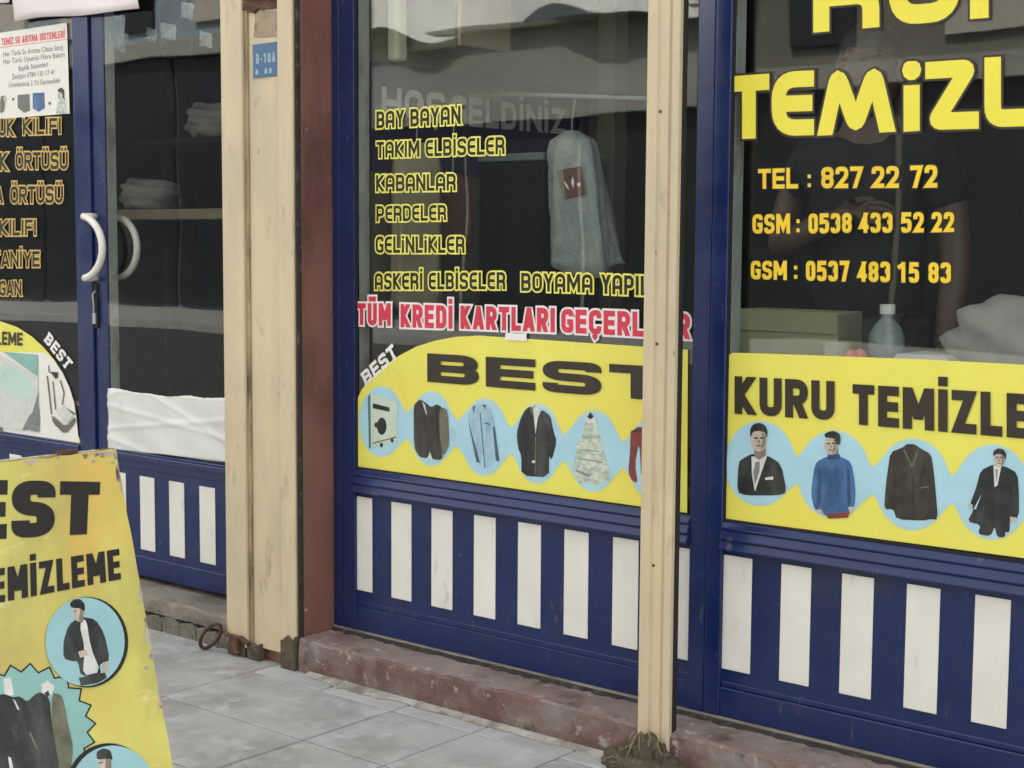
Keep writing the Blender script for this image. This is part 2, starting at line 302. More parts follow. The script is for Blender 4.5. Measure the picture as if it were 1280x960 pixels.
def glyph(ch, w, t, bau):
    a = t / 2; l, r, b, T, m, c = a, w - a, a, 1 - a, .5, w / 2
    R = min(.34, (r - l) * .55); rr = R
    base = {'Ç': 'C', 'Ö': 'O', 'Ü': 'U', 'Ş': 'S', 'İ': 'I', 'Ğ': 'G'}.get(ch, ch)
    S = []
    def s(p, f=0, cl=False): S.append((fillet(p, f, cl), cl))
    if base in 'AÂ':
        if bau: s([(l, 0), (l, T), (r, T), (r, 0)], [0, rr * 1.2, rr * 1.2, 0]); s([(l, .36), (r, .36)])
        else: s([(a * .9, 0), (c, 1 - a * .2), (w - a * .9, 0)]); s([(l + .14 * w, .27), (r - .14 * w, .27)])
    elif base == 'B': s([(l, b), (r, b), (r, m), (l + .01, m)], [0, rr, rr, 0]); s([(l, T), (r - .02, T), (r - .02, m), (l, m)], [0, rr, rr, 0]); s([(l, 0), (l, 1)])
    elif base == 'C': s([(r, .66), (r, T), (l, T), (l, b), (r, b), (r, .34)], [0, rr, rr, rr, rr, 0])
    elif base == 'D': s([(l, b), (r, b), (r, T), (l, T)], [0, rr, rr, 0]); s([(l, 0), (l, 1)])
    elif base == 'E': s([(w, T), (l, T), (l, b), (w, b)], rr * 1.2 if bau else 0); s([(l, m), (w * .96, m)])
    elif base == 'F': s([(w, T), (l, T), (l, 0)], 0); s([(l, m), (w * .9, m)])
    elif base == 'G': s([(r, .70), (r, T), (l, T), (l, b), (r, b), (r, .46), (c, .46)], [0, rr, rr, rr, rr * .4, 0, 0])
    elif base == 'H': s([(l, 0), (l, 1)]); s([(r, 0), (r, 1)]); s([(l, m), (r, m)])
    elif base == 'I': s([(c, 0), (c, 1)])
    elif base == 'i': s([(c, 0), (c, .66 if bau == 2 else .78)]); s(ell(c, .875, .018, .018, 10), 0, True) if bau == 2 else s([(c, .86), (c, .86 + t * .9)])
    elif base == 'K':
        if bau == 2: s([(l, 0), (l, 1)]); s([(l, .52), (r, .52), (r, 0)], [0, rr, 0]); s([(l, .5), (r - .05, 1)])
        else: s([(l, 0), (l, 1)]); s([(r - .02, 1), (l + a * .4, .52), (r, 0)])
    elif base == 'L': s([(l, 1), (l, b), (w, b)], [0, rr * .8 if bau == 2 else 0, 0])
    elif base == 'M':
        if bau == 2: s([(l, 0), (l + .17 * w, T), (c, b), (r - .17 * w, T), (r, 0)], [0, .16, .13, .16, 0])
        else: s([(l, 0), (l, 1)]); s([(r, 0), (r, 1)]); s([(l + a * .2, 1 - a * .4), (c, .28), (r - a * .2, 1 - a * .4)])
    elif base == 'N': s([(l, 0), (l, 1)]); s([(r, 0), (r, 1)]); s([(l, 1 - a * .8), (r, a * .8)])
    elif base in 'O0': s([(l, b), (r, b), (r, T), (l, T)], rr * 1.15, True)
    elif base == 'P': s([(l, 0), (l, 1)]); s([(l, T), (r, T), (r, .42), (l, .42)], [0, rr, rr, 0])
    elif base == 'R': s([(l, 0), (l, 1)]); s([(l, T), (r, T), (r, .46), (l, .46)], [0, rr, rr, 0]); s([(c, .46), (r, 0)] if not bau else [(c, .46), (r, .4), (r, 0)], 0 if not bau else .1)
    elif base == 'S': s([(r, .70), (r, T), (l, T), (l, m + .01), (r, m - .01), (r, b), (l, b), (l, .30)], [0, rr, rr, rr, rr, rr, rr, 0])
    elif base == 'T': s([(0, T), (w, T)]); s([(c, 0), (c, T)])
    elif base == 'U': s([(l, 1), (l, b), (r, b), (r, 1)], [0, rr, rr, 0])
    elif base == 'V': s([(a * .8, 1), (c, a * .3), (w - a * .8, 1)])
    elif base == 'Y': s([(a * .9, 1), (c, .46), (w - a * .9, 1)]); s([(c, 0), (c, .5)])
    elif base == 'Z': s([(0, T), (r - a * .3, T), (l + a * .3, b), (w, b)], [0, .1 if bau == 2 else 0, .1 if bau == 2 else 0, 0])
    elif base == '1': s([(c + .06, 0), (c + .06, 1)]); s([(c + .06, T - .02), (.04, .72)])
    elif base == '2': s([(l, .66), (l, T), (r, T), (r, .56), (l + a * .3, b), (w, b)], [0, rr, rr, .12, 0, 0])
    elif base == '3': s([(l, .72), (l, T), (r, T), (r, .53), (c, .53)], [0, rr, rr, rr * .7, 0]); s([(c, .53), (r, .53), (r, b), (l, b), (l, .28)], [0, rr * .7, rr, rr, 0])
    elif base == '4': s([(r - .08, 0), (r - .08, 1)]); s([(r - .06, 1 - a), (l, .29), (w, .29)])
    elif base == '5': s([(w - .02, T), (l + .02, T), (l, .56), (r, .60), (r, b), (l, b), (l, .27)], [0, 0, 0, rr, rr, rr, 0])
    elif base == '7': s([(0, T), (r, T), (l + .2 * w, 0)])
    elif base == '8': s([(l, b), (r, b), (r, .52), (l, .52)], rr, True); s([(l, .52), (r, .52), (r, T), (l, T)], rr, True)
    elif base == ':': s([(c, .08), (c, .08 + t)]); s([(c, .60), (c, .60 + t)])
    elif base == '-': s([(0, .45), (w, .45)])
    if ch in 'ÖÜ':
        for q in (.3, .7): s([(w * q, 1.08), (w * q, 1.08 + t * .95)])
    if ch == 'İ': s([(c, 1.07), (c, 1.07 + t * .95)])
    if ch == 'Ğ': s([(w * .25, 1.2), (c, 1.08), (w * .75, 1.2)])
    if ch in 'ÇŞ': s([(c, 0), (c, -.1), (c - .1, -.17)])
    return S
def layout(text, t, xs, gap, bau, width):
    """glyphs in units of cap height, stretched so that the line is `width` long"""
    cells = []; tot = 0
    for ch in text:
        if ch == ' ': k = .42; fixed = 0
        elif ch in ':-': k = .5
        else: k = WID.get({'İ': 'I'}.get(ch, ch), 1.0)
        cells.append([ch, k]); tot += k
    g = gap * (len(text) - 1)
    sc = (width / xs - g) / tot
    out = []; x = 0
    for ch, k in cells:
        cw = max(k * sc, t if ch != ' ' else 0)
        if ch != ' ': out += [([((px + x) * xs, py) for px, py in p], cl) for p, cl in glyph(ch, cw, t, bau)]
        x += cw + gap
    total = (x - gap) * xs
    return out, total
def put_text(bm, plane, text, quad, t=.17, o=.0, mi=(0, 1), bau=0, xs=1.0, gap=.08, h=.0006, slab=False):
    """quad: bottom left, bottom right, top right, top left of the capitals, as seen in the photograph"""
    q = [Vector(plane.px(*p)) for p in quad]
    hgt = ((q[3] - q[0]).length + (q[2] - q[1]).length) / 2; wid = ((q[1] - q[0]).length + (q[2] - q[3]).length) / 2
    S, tot = layout(text, t, xs, gap, bau, wid / hgt)
    def mp(x, y):
        u = x / tot; A = q[0].lerp(q[1], u); B = q[3].lerp(q[2], u); return A + (B - A) * y
    i = 0
    if slab:
        for p, cl in list(S):
            if not cl:
                for e in (p[0], p[-1]): S.append(([(e[0] - t * .75, min(max(e[1], t * .3), 1 - t * .3)), (e[0] + t * .75, min(max(e[1], t * .3), 1 - t * .3))], False)) if abs(e[1] - .5) > .4 else None
    for lay, (tt, ex, hh) in enumerate((((t + 2 * o), o, h), (t, 0, h + .0007)) if o else ((t, 0, h),)):
        for p, cl in S:
            body = max(b for a, b in p) <= 1.001 and min(b for a, b in p) >= -.001
            pp = [(a / xs, b) for a, b in p]                       # the pen is wider across than along when xs > 1
            if body and not cl:                                     # slanted ends run past the cap line and are cut flat there
                for e, n_ in ((0, 1), (-1, -2)):
                    A_, B_ = Vector(pp[e]), Vector(pp[n_]); dd = A_ - B_
                    if (A_.y < .13 or A_.y > .87) and abs(dd.x) > .02 and abs(dd.y) > .06 and dd.length > .4: pp[e] = tuple(A_ + dd.normalized() * .3)
            quads = [[Vector((v.x * xs, v.y)) for v in f] for f in stroke(pp, tt, cl, ex)]
            if body: quads = [c_ for c_ in (clip_y(f, -ex, 1 + ex) for f in quads) if len(c_) > 2]
            for f in quads:
                i += 1
                add_poly(bm, plane, [mp(v.x, v.y) for v in f], hh + (i % 12) * .000035, mi[0] if (o and lay == 0) else mi[-1])
def clip_y(f, lo, hi):
    for s_, lim in ((1, lo), (-1, -hi)):
        out = []
        for i, p in enumerate(f):
            q = f[(i + 1) % len(f)]; a, b = s_ * p.y - lim, s_ * q.y - lim
            if a >= 0: out.append(p)
            if (a > 0 > b) or (a < 0 < b): out.append(p.lerp(q, a / (a - b)))
        f = out
        if len(f) < 3: return []
    return f
def soft(pts):
    """one round of corner cutting, so that printed outlines do not look faceted"""
    if len(pts) < 6 or len(pts) > 24: return pts
    out = []
    for i, p in enumerate(pts):
        q = pts[(i + 1) % len(pts)]; out += [(p[0] * .8 + q[0] * .2, p[1] * .8 + q[1] * .2), (p[0] * .2 + q[0] * .8, p[1] * .2 + q[1] * .8)]
    return out
def crop(c, pts): return [(c[0] + x * c[2], c[1] + y * c[2]) for x, y in pts]
def ell(cx, cy, rx, ry, n=40, a0=0, a1=360): return [(cx + rx * math.cos(math.radians(a0 + (a1 - a0) * i / n)), cy + ry * math.sin(math.radians(a0 + (a1 - a0) * i / n))) for i in range(n if a1 - a0 == 360 else n + 1)]
def wobble(pts, amp, sub=4):
    out = []
    for i, p in enumerate(pts):
        q = pts[(i + 1) % len(pts)]
        for k in range(sub):
            t = k / sub; out.append((p[0] + (q[0] - p[0]) * t + random.uniform(-amp, amp), p[1] + (q[1] - p[1]) * t + random.uniform(-amp, amp)))
    return out
def picture(name, plane, layers, parent, h0=.0008, label=None):
    """flat printed picture: (material key, outline in photograph pixels) painted one over the other"""
    bm = bmesh.new(); keys = []
    for i, (k, pts) in enumerate(layers):
        if k not in keys: keys.append(k)
        add_poly(bm, plane, [plane.px(*p) for p in soft(pts)], h0 + .00008 * i, keys.index(k))
    o = link(name, bm, [M[k] for k in keys], parent)
    if label: o['label'] = label
    return o
def line(p, q, w):
    d = Vector((q[0] - p[0], q[1] - p[1])); d.normalize(); n = Vector((-d.y, d.x)) * w / 2
    return [(p[0] + n.x, p[1] + n.y), (q[0] + n.x, q[1] + n.y), (q[0] - n.x, q[1] - n.y), (p[0] - n.x, p[1] - n.y)]

# ================================================================== ground
def sheet(name, x0, x1, y0, y1, z, m):
    bm = bmesh.new(); bm.faces.new([bm.verts.new(p) for p in ((x0, y0, z), (x1, y0, z), (x1, y1, z), (x0, y1, z))])
    return tag(link(name, bm, m), kind='structure')
sheet('ground', -200, 200, -200, 200, -.16, M['earth'])
sheet('road', -80, 80, -10.6, -3.5, -.12, M['asphalt'])
boxes('kerb', [(-30, 20, -3.5, -3.38, -.16, .004)], M['concrete'], bevel=.012)['kind'] = 'structure'
boxes('pavement_bed', [(-30, 20, -3.38, .0, -.15, -.006)], M['joint'], bevel=0)['kind'] = 'structure'
boxes('far_pavement', [(-80, 80, -13.2, -10.6, -.16, .0)], M['slab'], bevel=.01)['kind'] = 'structure'
bm = bmesh.new()
gx = [-2.632 + .2655 * k for k in range(-18, 24)]; gy = [-.218 - .2985 * k for k in range(0, 11)]
done = set()
rnd = random.Random(3)
for i in range(len(gx) - 1):
    for j in range(-1, len(gy) - 1):
        if (i, j) in done: continue
        x0, x1 = gx[i], gx[i + 1]
        y1, y0 = (-.10, gy[0]) if j < 0 else (gy[j], gy[j + 1])
        if j >= 0 and x1 < -2.5 and x0 > -4.6 and i % 2 == 0 and (i + 1 < len(gx) - 1): # the larger slabs on the door side
            x1 = gx[i + 2]; done.add((i + 1, j))
        a, k = .0024, .003
        z = rnd.uniform(-.0012, .0012); q = z * .5
        lo = [(x0 + a, y0 + a), (x1 - a, y0 + a), (x1 - a, y1 - a), (x0 + a, y1 - a)]
        hi = [(x0 + a + k, y0 + a + k), (x1 - a - k, y0 + a + k), (x1 - a - k, y1 - a - k), (x0 + a + k, y1 - a - k)]
        A = [bm.verts.new((x, y, -.02)) for x, y in lo]; B = [bm.verts.new((x, y, -.002)) for x, y in lo]; T = [bm.verts.new((x, y, z * .6)) for x, y in hi]
        mi = rnd.choice((0, 0, 1))
        for P, Q in ((A, B), (B, T)):
            for n in range(4): bm.faces.new((P[n], P[(n + 1) % 4], Q[(n + 1) % 4], Q[n])).material_index = mi
        bm.faces.new(T).material_index = mi
tag(link('pavement', bm, [M['slab'], M['slab_b']]), kind='structure')
# mortar smeared along the foot of the step
bm = bmesh.new()
rnd = random.Random(11); prev = None
for i in range(150):
    x = -3.02 + i * .012
    wd = .005 + .008 * abs(math.sin(i * .21)) * rnd.uniform(.5, 1.2) + (.018 if 8 < i < 26 else 0) * rnd.uniform(.4, 1)
    r = [bm.verts.new((x, -.139, .010)), bm.verts.new((x, -.146 - wd * .4, .007 + rnd.uniform(-.002, .002))), bm.verts.new((x, -.150 - wd, .0012))]
    if prev:
        for k in (0, 1): bm.faces.new((prev[k], prev[k + 1], r[k + 1], r[k]))
    prev = r
tag(link('mortar_strip', bm, M['mortar'], smooth=True), kind='structure')

# ================================================================== the shop building
shop = empty('shop_building', (-2.0, 0.2, 0), 'cream, brown red and blue shop front with two striped display windows and a glass door', 'shop')
XP0, XP1 = -3.358, -3.072           # the pier
boxes('wall', [(-7, 2.2, .0, .25, 2.32, 6.4), (-7, -5.25, .0, .25, 0, 2.318), (.55, 2.2, .0, .25, 0, 2.318)], M['wall_pale'], shop, 0)
boxes('roof_slab', [(-7.2, 2.4, -.15, 6.2, 6.402, 6.55)], M['concrete'], shop, .01)
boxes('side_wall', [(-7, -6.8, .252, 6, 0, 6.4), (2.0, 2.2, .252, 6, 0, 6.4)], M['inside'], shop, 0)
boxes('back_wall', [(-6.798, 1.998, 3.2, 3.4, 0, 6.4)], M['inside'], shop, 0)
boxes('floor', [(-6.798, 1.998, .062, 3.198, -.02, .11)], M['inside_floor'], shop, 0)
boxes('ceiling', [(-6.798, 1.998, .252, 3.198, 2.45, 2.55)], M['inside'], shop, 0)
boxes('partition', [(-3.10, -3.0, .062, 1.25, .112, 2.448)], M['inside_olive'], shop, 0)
pier = boxes('pier', [(XP0, XP1, -.112, .06, .0, 2.318)], M['redwall'], shop, .004)
# cream cladding on the pier: plate, side trims, groove
clad = boxes('cladding', [(XP0 + .004, XP1 - .012, -.128, -.113, .035, 2.31)], M['cream'], shop, .002)
boxes('trim', [(XP0 - .004, XP0 + .083, -.142, -.1285, .028, 2.31)], M['cream'], clad, .003)
boxes('trim', [(XP1 - .062, XP1 - .004, -.139, -.1285, .045, 2.31)], M['cream'], clad, .004)
boxes('groove', [(XP0 + .084, XP0 + .099, -.1335, -.1285, .03, 2.31)], M['cream_dark'], clad, .001)
boxes('shadow_gap_strip', [(XP1 - .0035, XP1 + .003, -.1275, -.1125, .01, 2.31)], M['soil_shade'], clad, .002)  # near-black strip painting the shadow gap beside the cladding
bm = bmesh.new()                     # broken render at the foot of the pier
for k, (x0, x1, z1) in enumerate(((XP0, XP0 + .075, .05), (XP0 + .085, XP0 + .135, .05), (XP1 - .06, XP1 - .002, .095))):
    bm = bmesh.new()
    pts = [(x0, 0)] + [(x0 + (x1 - x0) * t / 6, z1 * random.uniform(.8, 1.03)) for t in range(7)] + [(x1, 0)]
    f = [bm.verts.new((x, -.1435 - .001 * k, z)) for x, z in pts]; g = [bm.verts.new((x, -.110, z)) for x, z in pts]
    bm.faces.new(f)
    for i in range(len(pts)): j = (i + 1) % len(pts); bm.faces.new((f[j], f[i], g[i], g[j]))
    link('broken_render', bm, M['mud'], shop, bevel=.003)
# steps
def rough_step(name, x0, x1, y0, y1, z0, z1, mats, seed, amp=.004):
    bm = bmesh.new(); rn = random.Random(seed); nx = int((x1 - x0) / .018)
    prof = [(y0 + .003, z0), (y0, z0 + (z1 - z0) * .35), (y0 + .001, z0 + (z1 - z0) * .7), (y0 + .003, z1 - .008), (y0 + .009, z1 - .001), (y0 + .03, z1), (y0 + .07, z1 + .001), (y1, z1 - .002)]
    prev = None
    for i in range(nx + 1):
        x = x0 + (x1 - x0) * i / nx; e = rn.uniform(-1, 1)
        row = [bm.verts.new((x, y + amp * rn.uniform(-.6, .6) * (1 if k < 5 else .3) + (amp * .9 * e if k in (3, 4) else 0), z + (amp * .5 * rn.uniform(-1, .5) if 2 < k else 0) - (amp * abs(e) if k in (3, 4) and abs(e) > .75 else 0))) for k, (y, z) in enumerate(prof)]
        if prev:
            for k in range(len(prof) - 1): bm.faces.new((row[k], prev[k], prev[k + 1], row[k + 1])).material_index = 0 if k < 4 else 1
        prev = row
    ends = [v for v in bm.verts if abs(v.co.x - x0) < 1e-5], [v for v in bm.verts if abs(v.co.x - x1) < 1e-5]
    for e in ends:
        b0 = bm.verts.new((e[0].co.x, y1, z0)); bm.faces.new(e + [b0])
    bmesh.ops.recalc_face_normals(bm, faces=bm.faces[:])
    return link(name, bm, mats, shop, smooth=False)
rough_step('step', XP1 + .006, .55, -.139, .061, -.01, .094, [M['step'], M['step_top']], 5, .0026)
ds = rough_step('door_step', -5.3, XP0 + .012, -.118, .061, .05, .098, [M['concrete'], M['concrete']], 8, .003)
bm = bmesh.new(); rn = random.Random(21)            # cracked stones under the door step
x = -5.3
while x < XP0:
    wd = rn.uniform(.05, .12); z1 = .052 - rn.uniform(.0, .012)
    pts = [(x + rn.uniform(0, .01), -.01), (x + wd * rn.uniform(.9, 1), -.01), (x + wd + rn.uniform(-.01, .006), z1 * .6), (x + wd * .7, z1), (x + wd * .25, z1 * rn.uniform(.85, 1)), (x - .004, z1 * .8)]
    d = -.116 - rn.uniform(0, .012)
    f = [bm.verts.new((px, d + rn.uniform(-.004, .004), pz)) for px, pz in pts]; g = [bm.verts.new((px, -.06, pz)) for px, pz in pts]
    bm.faces.new(f)
    for i in range(6): j = (i + 1) % 6; bm.faces.new((f[j], f[i], g[i], g[j]))
    x += wd - .004
bmesh.ops.recalc_face_normals(bm, faces=bm.faces[:])
link('rubble_course', bm, M['rubble'], shop, bevel=.0025)

ZP0, ZP1, PITCH_S, WS = .2142, .4755, .1472, .0735
def shop_window(x0, x1, stile_l, stile_r, s0, ns):
    """x0..x1 between the inner faces of the stiles"""
    L, R = x0 - stile_l, x1 + stile_r
    b = [(L, x0, 0, .06, .105, 2.318), (x1, R, 0, .06, .105, 2.318), (x0, x1, .001, .06, 2.25, 2.318)]
    # bottom rail and the moulded rail under the glass
    b += [(x0, x1, .002, .06, .105, .172), (x0, x1, .006, .06, .172, .186), (x0, x1, .004, .06, .489, .553)]
    b += [(L + .018, L + .03, -.003, .0, .105, 2.318)] if stile_l > .05 else []
    fr = boxes('shop_window', b, M['blue'], shop, .0035, seg=3)
    bm = bmesh.new(); pr = [(.0035, .4895), (-.015, .4895), (-.015, .494), (-.006, .510), (-.0115, .5125), (-.0115, .516), (-.002, .533), (-.006, .5355), (-.006, .539), (.0035, .5515)]
    A = [bm.verts.new((x0 + .0005, y, z)) for y, z in pr]; B = [bm.verts.new((x1 - .0005, y, z)) for y, z in pr]
    bm.faces.new(A); bm.faces.new(B[::-1])
    for i in range(len(pr)): j = (i + 1) % len(pr); bm.faces.new((A[j], A[i], B[i], B[j]))
    bmesh.ops.recalc_face_normals(bm, faces=bm.faces[:]); link('rail_moulding', bm, M['blue'], fr, bevel=.0015)
    boxes('glazing_bead', [(x0 - .03, x0 + .001, .0185, .058, .555, 2.25), (x1 - .002, x1 + .02, .0185, .058, .555, 2.25)], M['bead'], fr, .001)
    boxes('gasket', [(x0, x1, .0045, .0165, .553, .5575), (x0 + .0001, x0 + .004, .0045, .0095, .5575, 2.25), (x1 - .004, x1 - .0001, .0045, .0095, .5575, 2.25)], M['black_gap'], fr, 0)
    boxes('pane', [(x0 + .0006, x1 - .0006, GLASS_Y, GLASS_Y + .004, .558, 2.249)], M['glass'], fr, 0)
    boxes('kick_panel', [(x0, x1, .010, .03, .186, .489)], M['blue'], fr, 0)
    for k in range(ns):
        a, c = max(x0 + .0005, s0 + k * PITCH_S), min(x1 - .0005, s0 + k * PITCH_S + WS)
        if c - a > .01:
            bm = bmesh.new(); box(bm, a + random.uniform(-.001, .001), c, .0072, .0098, ZP0 + random.uniform(-.001, .001), ZP1)
            link('inlay_strip', bm, M['white'], fr, bevel=.0012)
    return fr
shop_window(-2.986, -1.898, .084, .0425, -3.0014, 8)
shop_window(-1.812, .38, .0425, .16, -1.8111, 15)
boxes('sill_flashing', [(-3.07, .5, -.004, .03, .0985, .1045)], M['concrete'], shop, .001)
bm = bmesh.new(); rn = random.Random(31)            # dirt under the windows, coloured darker to paint the rail's shadow line
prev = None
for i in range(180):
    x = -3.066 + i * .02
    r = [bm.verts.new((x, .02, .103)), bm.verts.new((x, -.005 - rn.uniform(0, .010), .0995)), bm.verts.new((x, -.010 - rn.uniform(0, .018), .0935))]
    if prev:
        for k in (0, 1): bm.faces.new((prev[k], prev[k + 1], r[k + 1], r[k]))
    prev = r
link('dirt_shade_line', bm, M['soil_shade'], shop)

# ---------------- the glass door: fixed left leaf and opening right leaf
ZD = .505
def leaf(x0, x1, sl, sr, s0, ns, yl=.0):
    L, R = x0 - sl, x1 + sr
    b = [(L, x0, yl, .05, .112, 2.30), (x1, R, .0, .05, .112, 2.30), (x0, x1, .001, .05, 2.24, 2.30), (x0, x1, .002, .05, .112, .175), (x0, x1, .004, .05, .452, ZD), (x0, x1, -.006, .004, .478, .498)]
    d = boxes('door', b, M['blue'], shop, .0035, seg=3)
    boxes('glazing_bead', [(x0 - .012, x0 + .001, .0165, .05, ZD, 2.24), (x1 - .001, x1 + .012, .0165, .05, ZD, 2.24)], M['bead'], d, .001)
    boxes('pane', [(x0 + .0006, x1 - .0006, GLASS_Y, GLASS_Y + .004, ZD + .001, 2.239)], M['glass'], d, 0)
    boxes('kick_panel', [(x0, x1, .010, .03, .175, .452)], M['blue'], d, 0)
    for k in range(ns):
        a = s0 + k * PITCH_S
        if a > x0 and a + WS < x1:
            bm = bmesh.new(); box(bm, a, a + WS, .0072, .0098, .196, .430); link('inlay_strip', bm, M['white'], d, bevel=.0012)
    return d
left_leaf = leaf(-5.02, -4.268, .09, .085, -4.99, 5)
right_leaf = leaf(-4.114, -3.455, .066, .094, -4.107, 5, .009)
def handle(y_base, sgn, m, dx=0):
    pts = []
    for i in range(17):
        t = math.radians(-80 + 160 * i / 16)
        pts.append((-4.186 + dx + .098 * (math.cos(t) - math.cos(math.radians(80))) / (1 - math.cos(math.radians(80))), y_base + sgn * .045, 1.144 + .098 * math.sin(t) / math.sin(math.radians(80))))
    bm = bmesh.new(); tube(bm, pts, .0115, 12)
    for z in (pts[0][2], pts[-1][2]):
        tube(bm, [(pts[0][0] + .002, y_base, z), (pts[0][0] + .002, y_base + sgn * .047, z)], .0105, 12)
    return link('handle', bm, m, right_leaf, smooth=True)
handle(.009, -1, M['handle'], .015)
handle(.0505, 1, M['handle'], .015)
lk = boxes('lock', [(-4.180, -4.160, .002, .0088, .885, 1.03)], M['black_gap'], right_leaf, .003)
bm = bmesh.new()
tube(bm, [(-4.170, .003, 1.005), (-4.170, -.008, .995), (-4.168, -.006, .96), (-4.171, -.004, .93)], .003, 6); box(bm, -4.177, -4.163, -.006, .0, .90, .935)
link('key', bm, M['handle_g'], lk, bevel=.001)

# ================================================================== shutter post between the windows
post = empty('shutter_post', (-1.892, -.14, 0), 'slim cream grooved post standing in front of the step between the striped windows', 'post')
X0, X1 = -1.932, -1.8505
outl = [(X0, -.134), (X0 + .026, -.134), (X0 + .028, -.131), (X0 + .035, -.131), (X0 + .037, -.1345), (X0 + .056, -.1345), (X0 + .058, -.1295), (X0 + .063, -.1295), (X0 + .065, -.134), (X1 - .003, -.134), (X1, -.131), (X1, -.120), (X0, -.120)]
bm = bmesh.new(); prism(bm, [(x, y - .012) for x, y in outl], .02, 2.34); link('face_plate', bm, M['cream'], post)
boxes('guide_channel', [(X0 + .004, X1 + .003, -.1315, -.116, .02, 2.34)], M['black_gap'], post, .002)  # its black colour paints the post's right side as lying in shade
for x in (X0 + .0365,):
    boxes('rivet', [(x - .003, x + .003, -.149, -.1455, z, z + .006) for z in (.46, .95, 1.45, 1.7)], M['rust'], post, .001)
# mud and straw round its foot
bm = bmesh.new(); rn = random.Random(17)
for (cx, cy, rx, ry, rz) in ((-1.895, -.160, .055, .035, .07), (-1.935, -.165, .035, .032, .05), (-1.858, -.165, .032, .032, .055), (-1.90, -.185, .08, .035, .03), (-1.83, -.17, .045, .03, .032), (-1.965, -.17, .04, .028, .026), (-1.885, -.172, .05, .03, .065)):
    v0 = bmesh.ops.create_icosphere(bm, subdivisions=4, radius=1)['verts']
    for v in v0:
        n = v.co.copy(); k = 1 + .16 * math.sin(9 * n.x + 4 * n.z) * math.sin(7 * n.y + 3) + rn.uniform(-.07, .07)
        v.co = Vector((cx + n.x * rx * k, cy + n.y * ry * k, max(-.002, .012 + n.z * rz * k)))
clump = link('mud_clump', bm, M['mud'], smooth=True)
tag(clump, 'dried brown mud clump with straw packed round the foot of the slim post', 'mud clump')
bm = bmesh.new()
for k in range(22):
    x = rn.uniform(-1.95, -1.835); z = rn.uniform(.045, .115) - abs(x + 1.89) * .7; y = -.178 - rn.uniform(0, .012)
    a = rn.gauss(0, .014) + (x + 1.89) * .5; l = rn.uniform(.015, .06)
    tube(bm, [(x, y, z), (x + a * .3, y - .008, z - l * .4), (x + a, y - .012 - rn.uniform(0, .012), max(.004, z - l))], [.0012, rn.uniform(.0014, .003), .0008], 5)
link('straw', bm, M['straw'], clump)

# ================================================================== signs and lettering on the glass
def vinyl(name, words, label, group, mats, cat='lettering', **k):
    bm = bmesh.new()
    for t, q in words: put_text(bm, P_GLASS, t, q, **k)
    return tag(link(name, bm, mats), label, cat, group)
def Q(x0, x1, tl, bl, tr, br): return [(x0, bl), (x1, br), (x1, tr), (x0, tl)]
YB = dict(t=.185, o=.098, bau=1, gap=.12)
ym = [M['yellow_o'], M['black_v']]
G1 = 'black service names outlined in yellow on the middle window'
for words, lab in (
    ([('BAY BAYAN', Q(471, 576, 139.5, 160.5, 132, 155))], 'top line of yellow outlined list reading BAY BAYAN'),
    ([('TAKIM ELBİSELER', Q(471, 631, 177.5, 197.5, 171, 192.5))], 'yellow outlined window lettering reading TAKIM ELBİSELER'),
    ([('KABANLAR', Q(470.5, 570, 219, 239.5, 217, 238))], 'yellow outlined window lettering reading KABANLAR'),
    ([('PERDELER', Q(471, 558, 257.5, 277, 256, 275.5))], 'yellow outlined window lettering reading PERDELER'),
    ([('GELiNLiKLER', Q(470, 581, 295.5, 316, 295.5, 316))], 'yellow outlined window lettering reading GELİNLİKLER'),
    ([('ASKERİ ELBİSELER', Q(469, 632, 341.5, 362, 340, 361.5)), ('BOYAMA', Q(652, 741, 341, 363.5, 343, 366)), ('YAPILIR', Q(752, 833, 343, 367, 346, 370.5))], 'yellow outlined window lettering reading ASKERİ ELBİSELER BOYAMA YAPILIR'),
): vinyl('window_lettering', words, lab, G1, ym, mi=(0, 1), **YB)
vinyl('window_lettering', [('TÜM', Q(447, 489, 379, 406, 379, 407.5)), ('KREDİ', Q(501, 566, 380, 409, 382, 411)), ('KARTLARI', Q(576, 694, 382, 411, 385, 415.5)), ('GEÇERLİDİR', Q(702, 863, 386, 415.5, 392, 424))],
      'red window lettering outlined in white about accepting credit cards', None, [M['white_v'], M['red_v']], mi=(0, 1), t=.235, o=.085, gap=.12)
GY = [M['brown_v'], M['yellow_v']]
vinyl('window_lettering', [('T', Q(911.5, 962, 95.6, 174.5, 92, 172.5)), ('E', Q(965, 1018, 90, 170.5, 88, 169)), ('M', Q(1022, 1120, 84, 169.8, 79, 164.8)), ('i', Q(1128.5, 1151.5, 77, 165, 76, 163.5)), ('Z', Q(1157, 1224, 77.8, 162.7, 73.3, 161)), ('LEME', Q(1231, 1510, 72, 159.5, 57, 150))], 'large rounded yellow lettering TEMİZLEME on right window', None, GY, mi=(0, 1), t=.25, o=.035, bau=2, gap=.07)
vinyl('window_lettering', [('KURU', [(1017, 41), (1425, 6), (1425, -80), (1017, -42)])], 'large rounded yellow lettering KURU cut off at top edge', None, GY, mi=(0, 1), t=.29, o=.035, bau=2, gap=.16)
G2 = 'yellow phone number lines on the right window'
PH = dict(t=.205, o=.045, gap=.10)
gm = [M['brown_v'], M['gold_v']]
vinyl('window_lettering', [('TEL', Q(948, 998, 211.5, 236, 209.5, 235.5)), (':', Q(1008, 1016, 214, 235.5, 214, 235.5)), ('827', Q(1027, 1079, 209, 235.5, 208, 235)), ('22', Q(1090, 1124, 208, 235, 207.5, 235)), ('72', Q(1138, 1172, 207, 235, 206, 234.5))], 'yellow phone line reading TEL 827 22 72', G2, gm, mi=(0, 1), **PH)
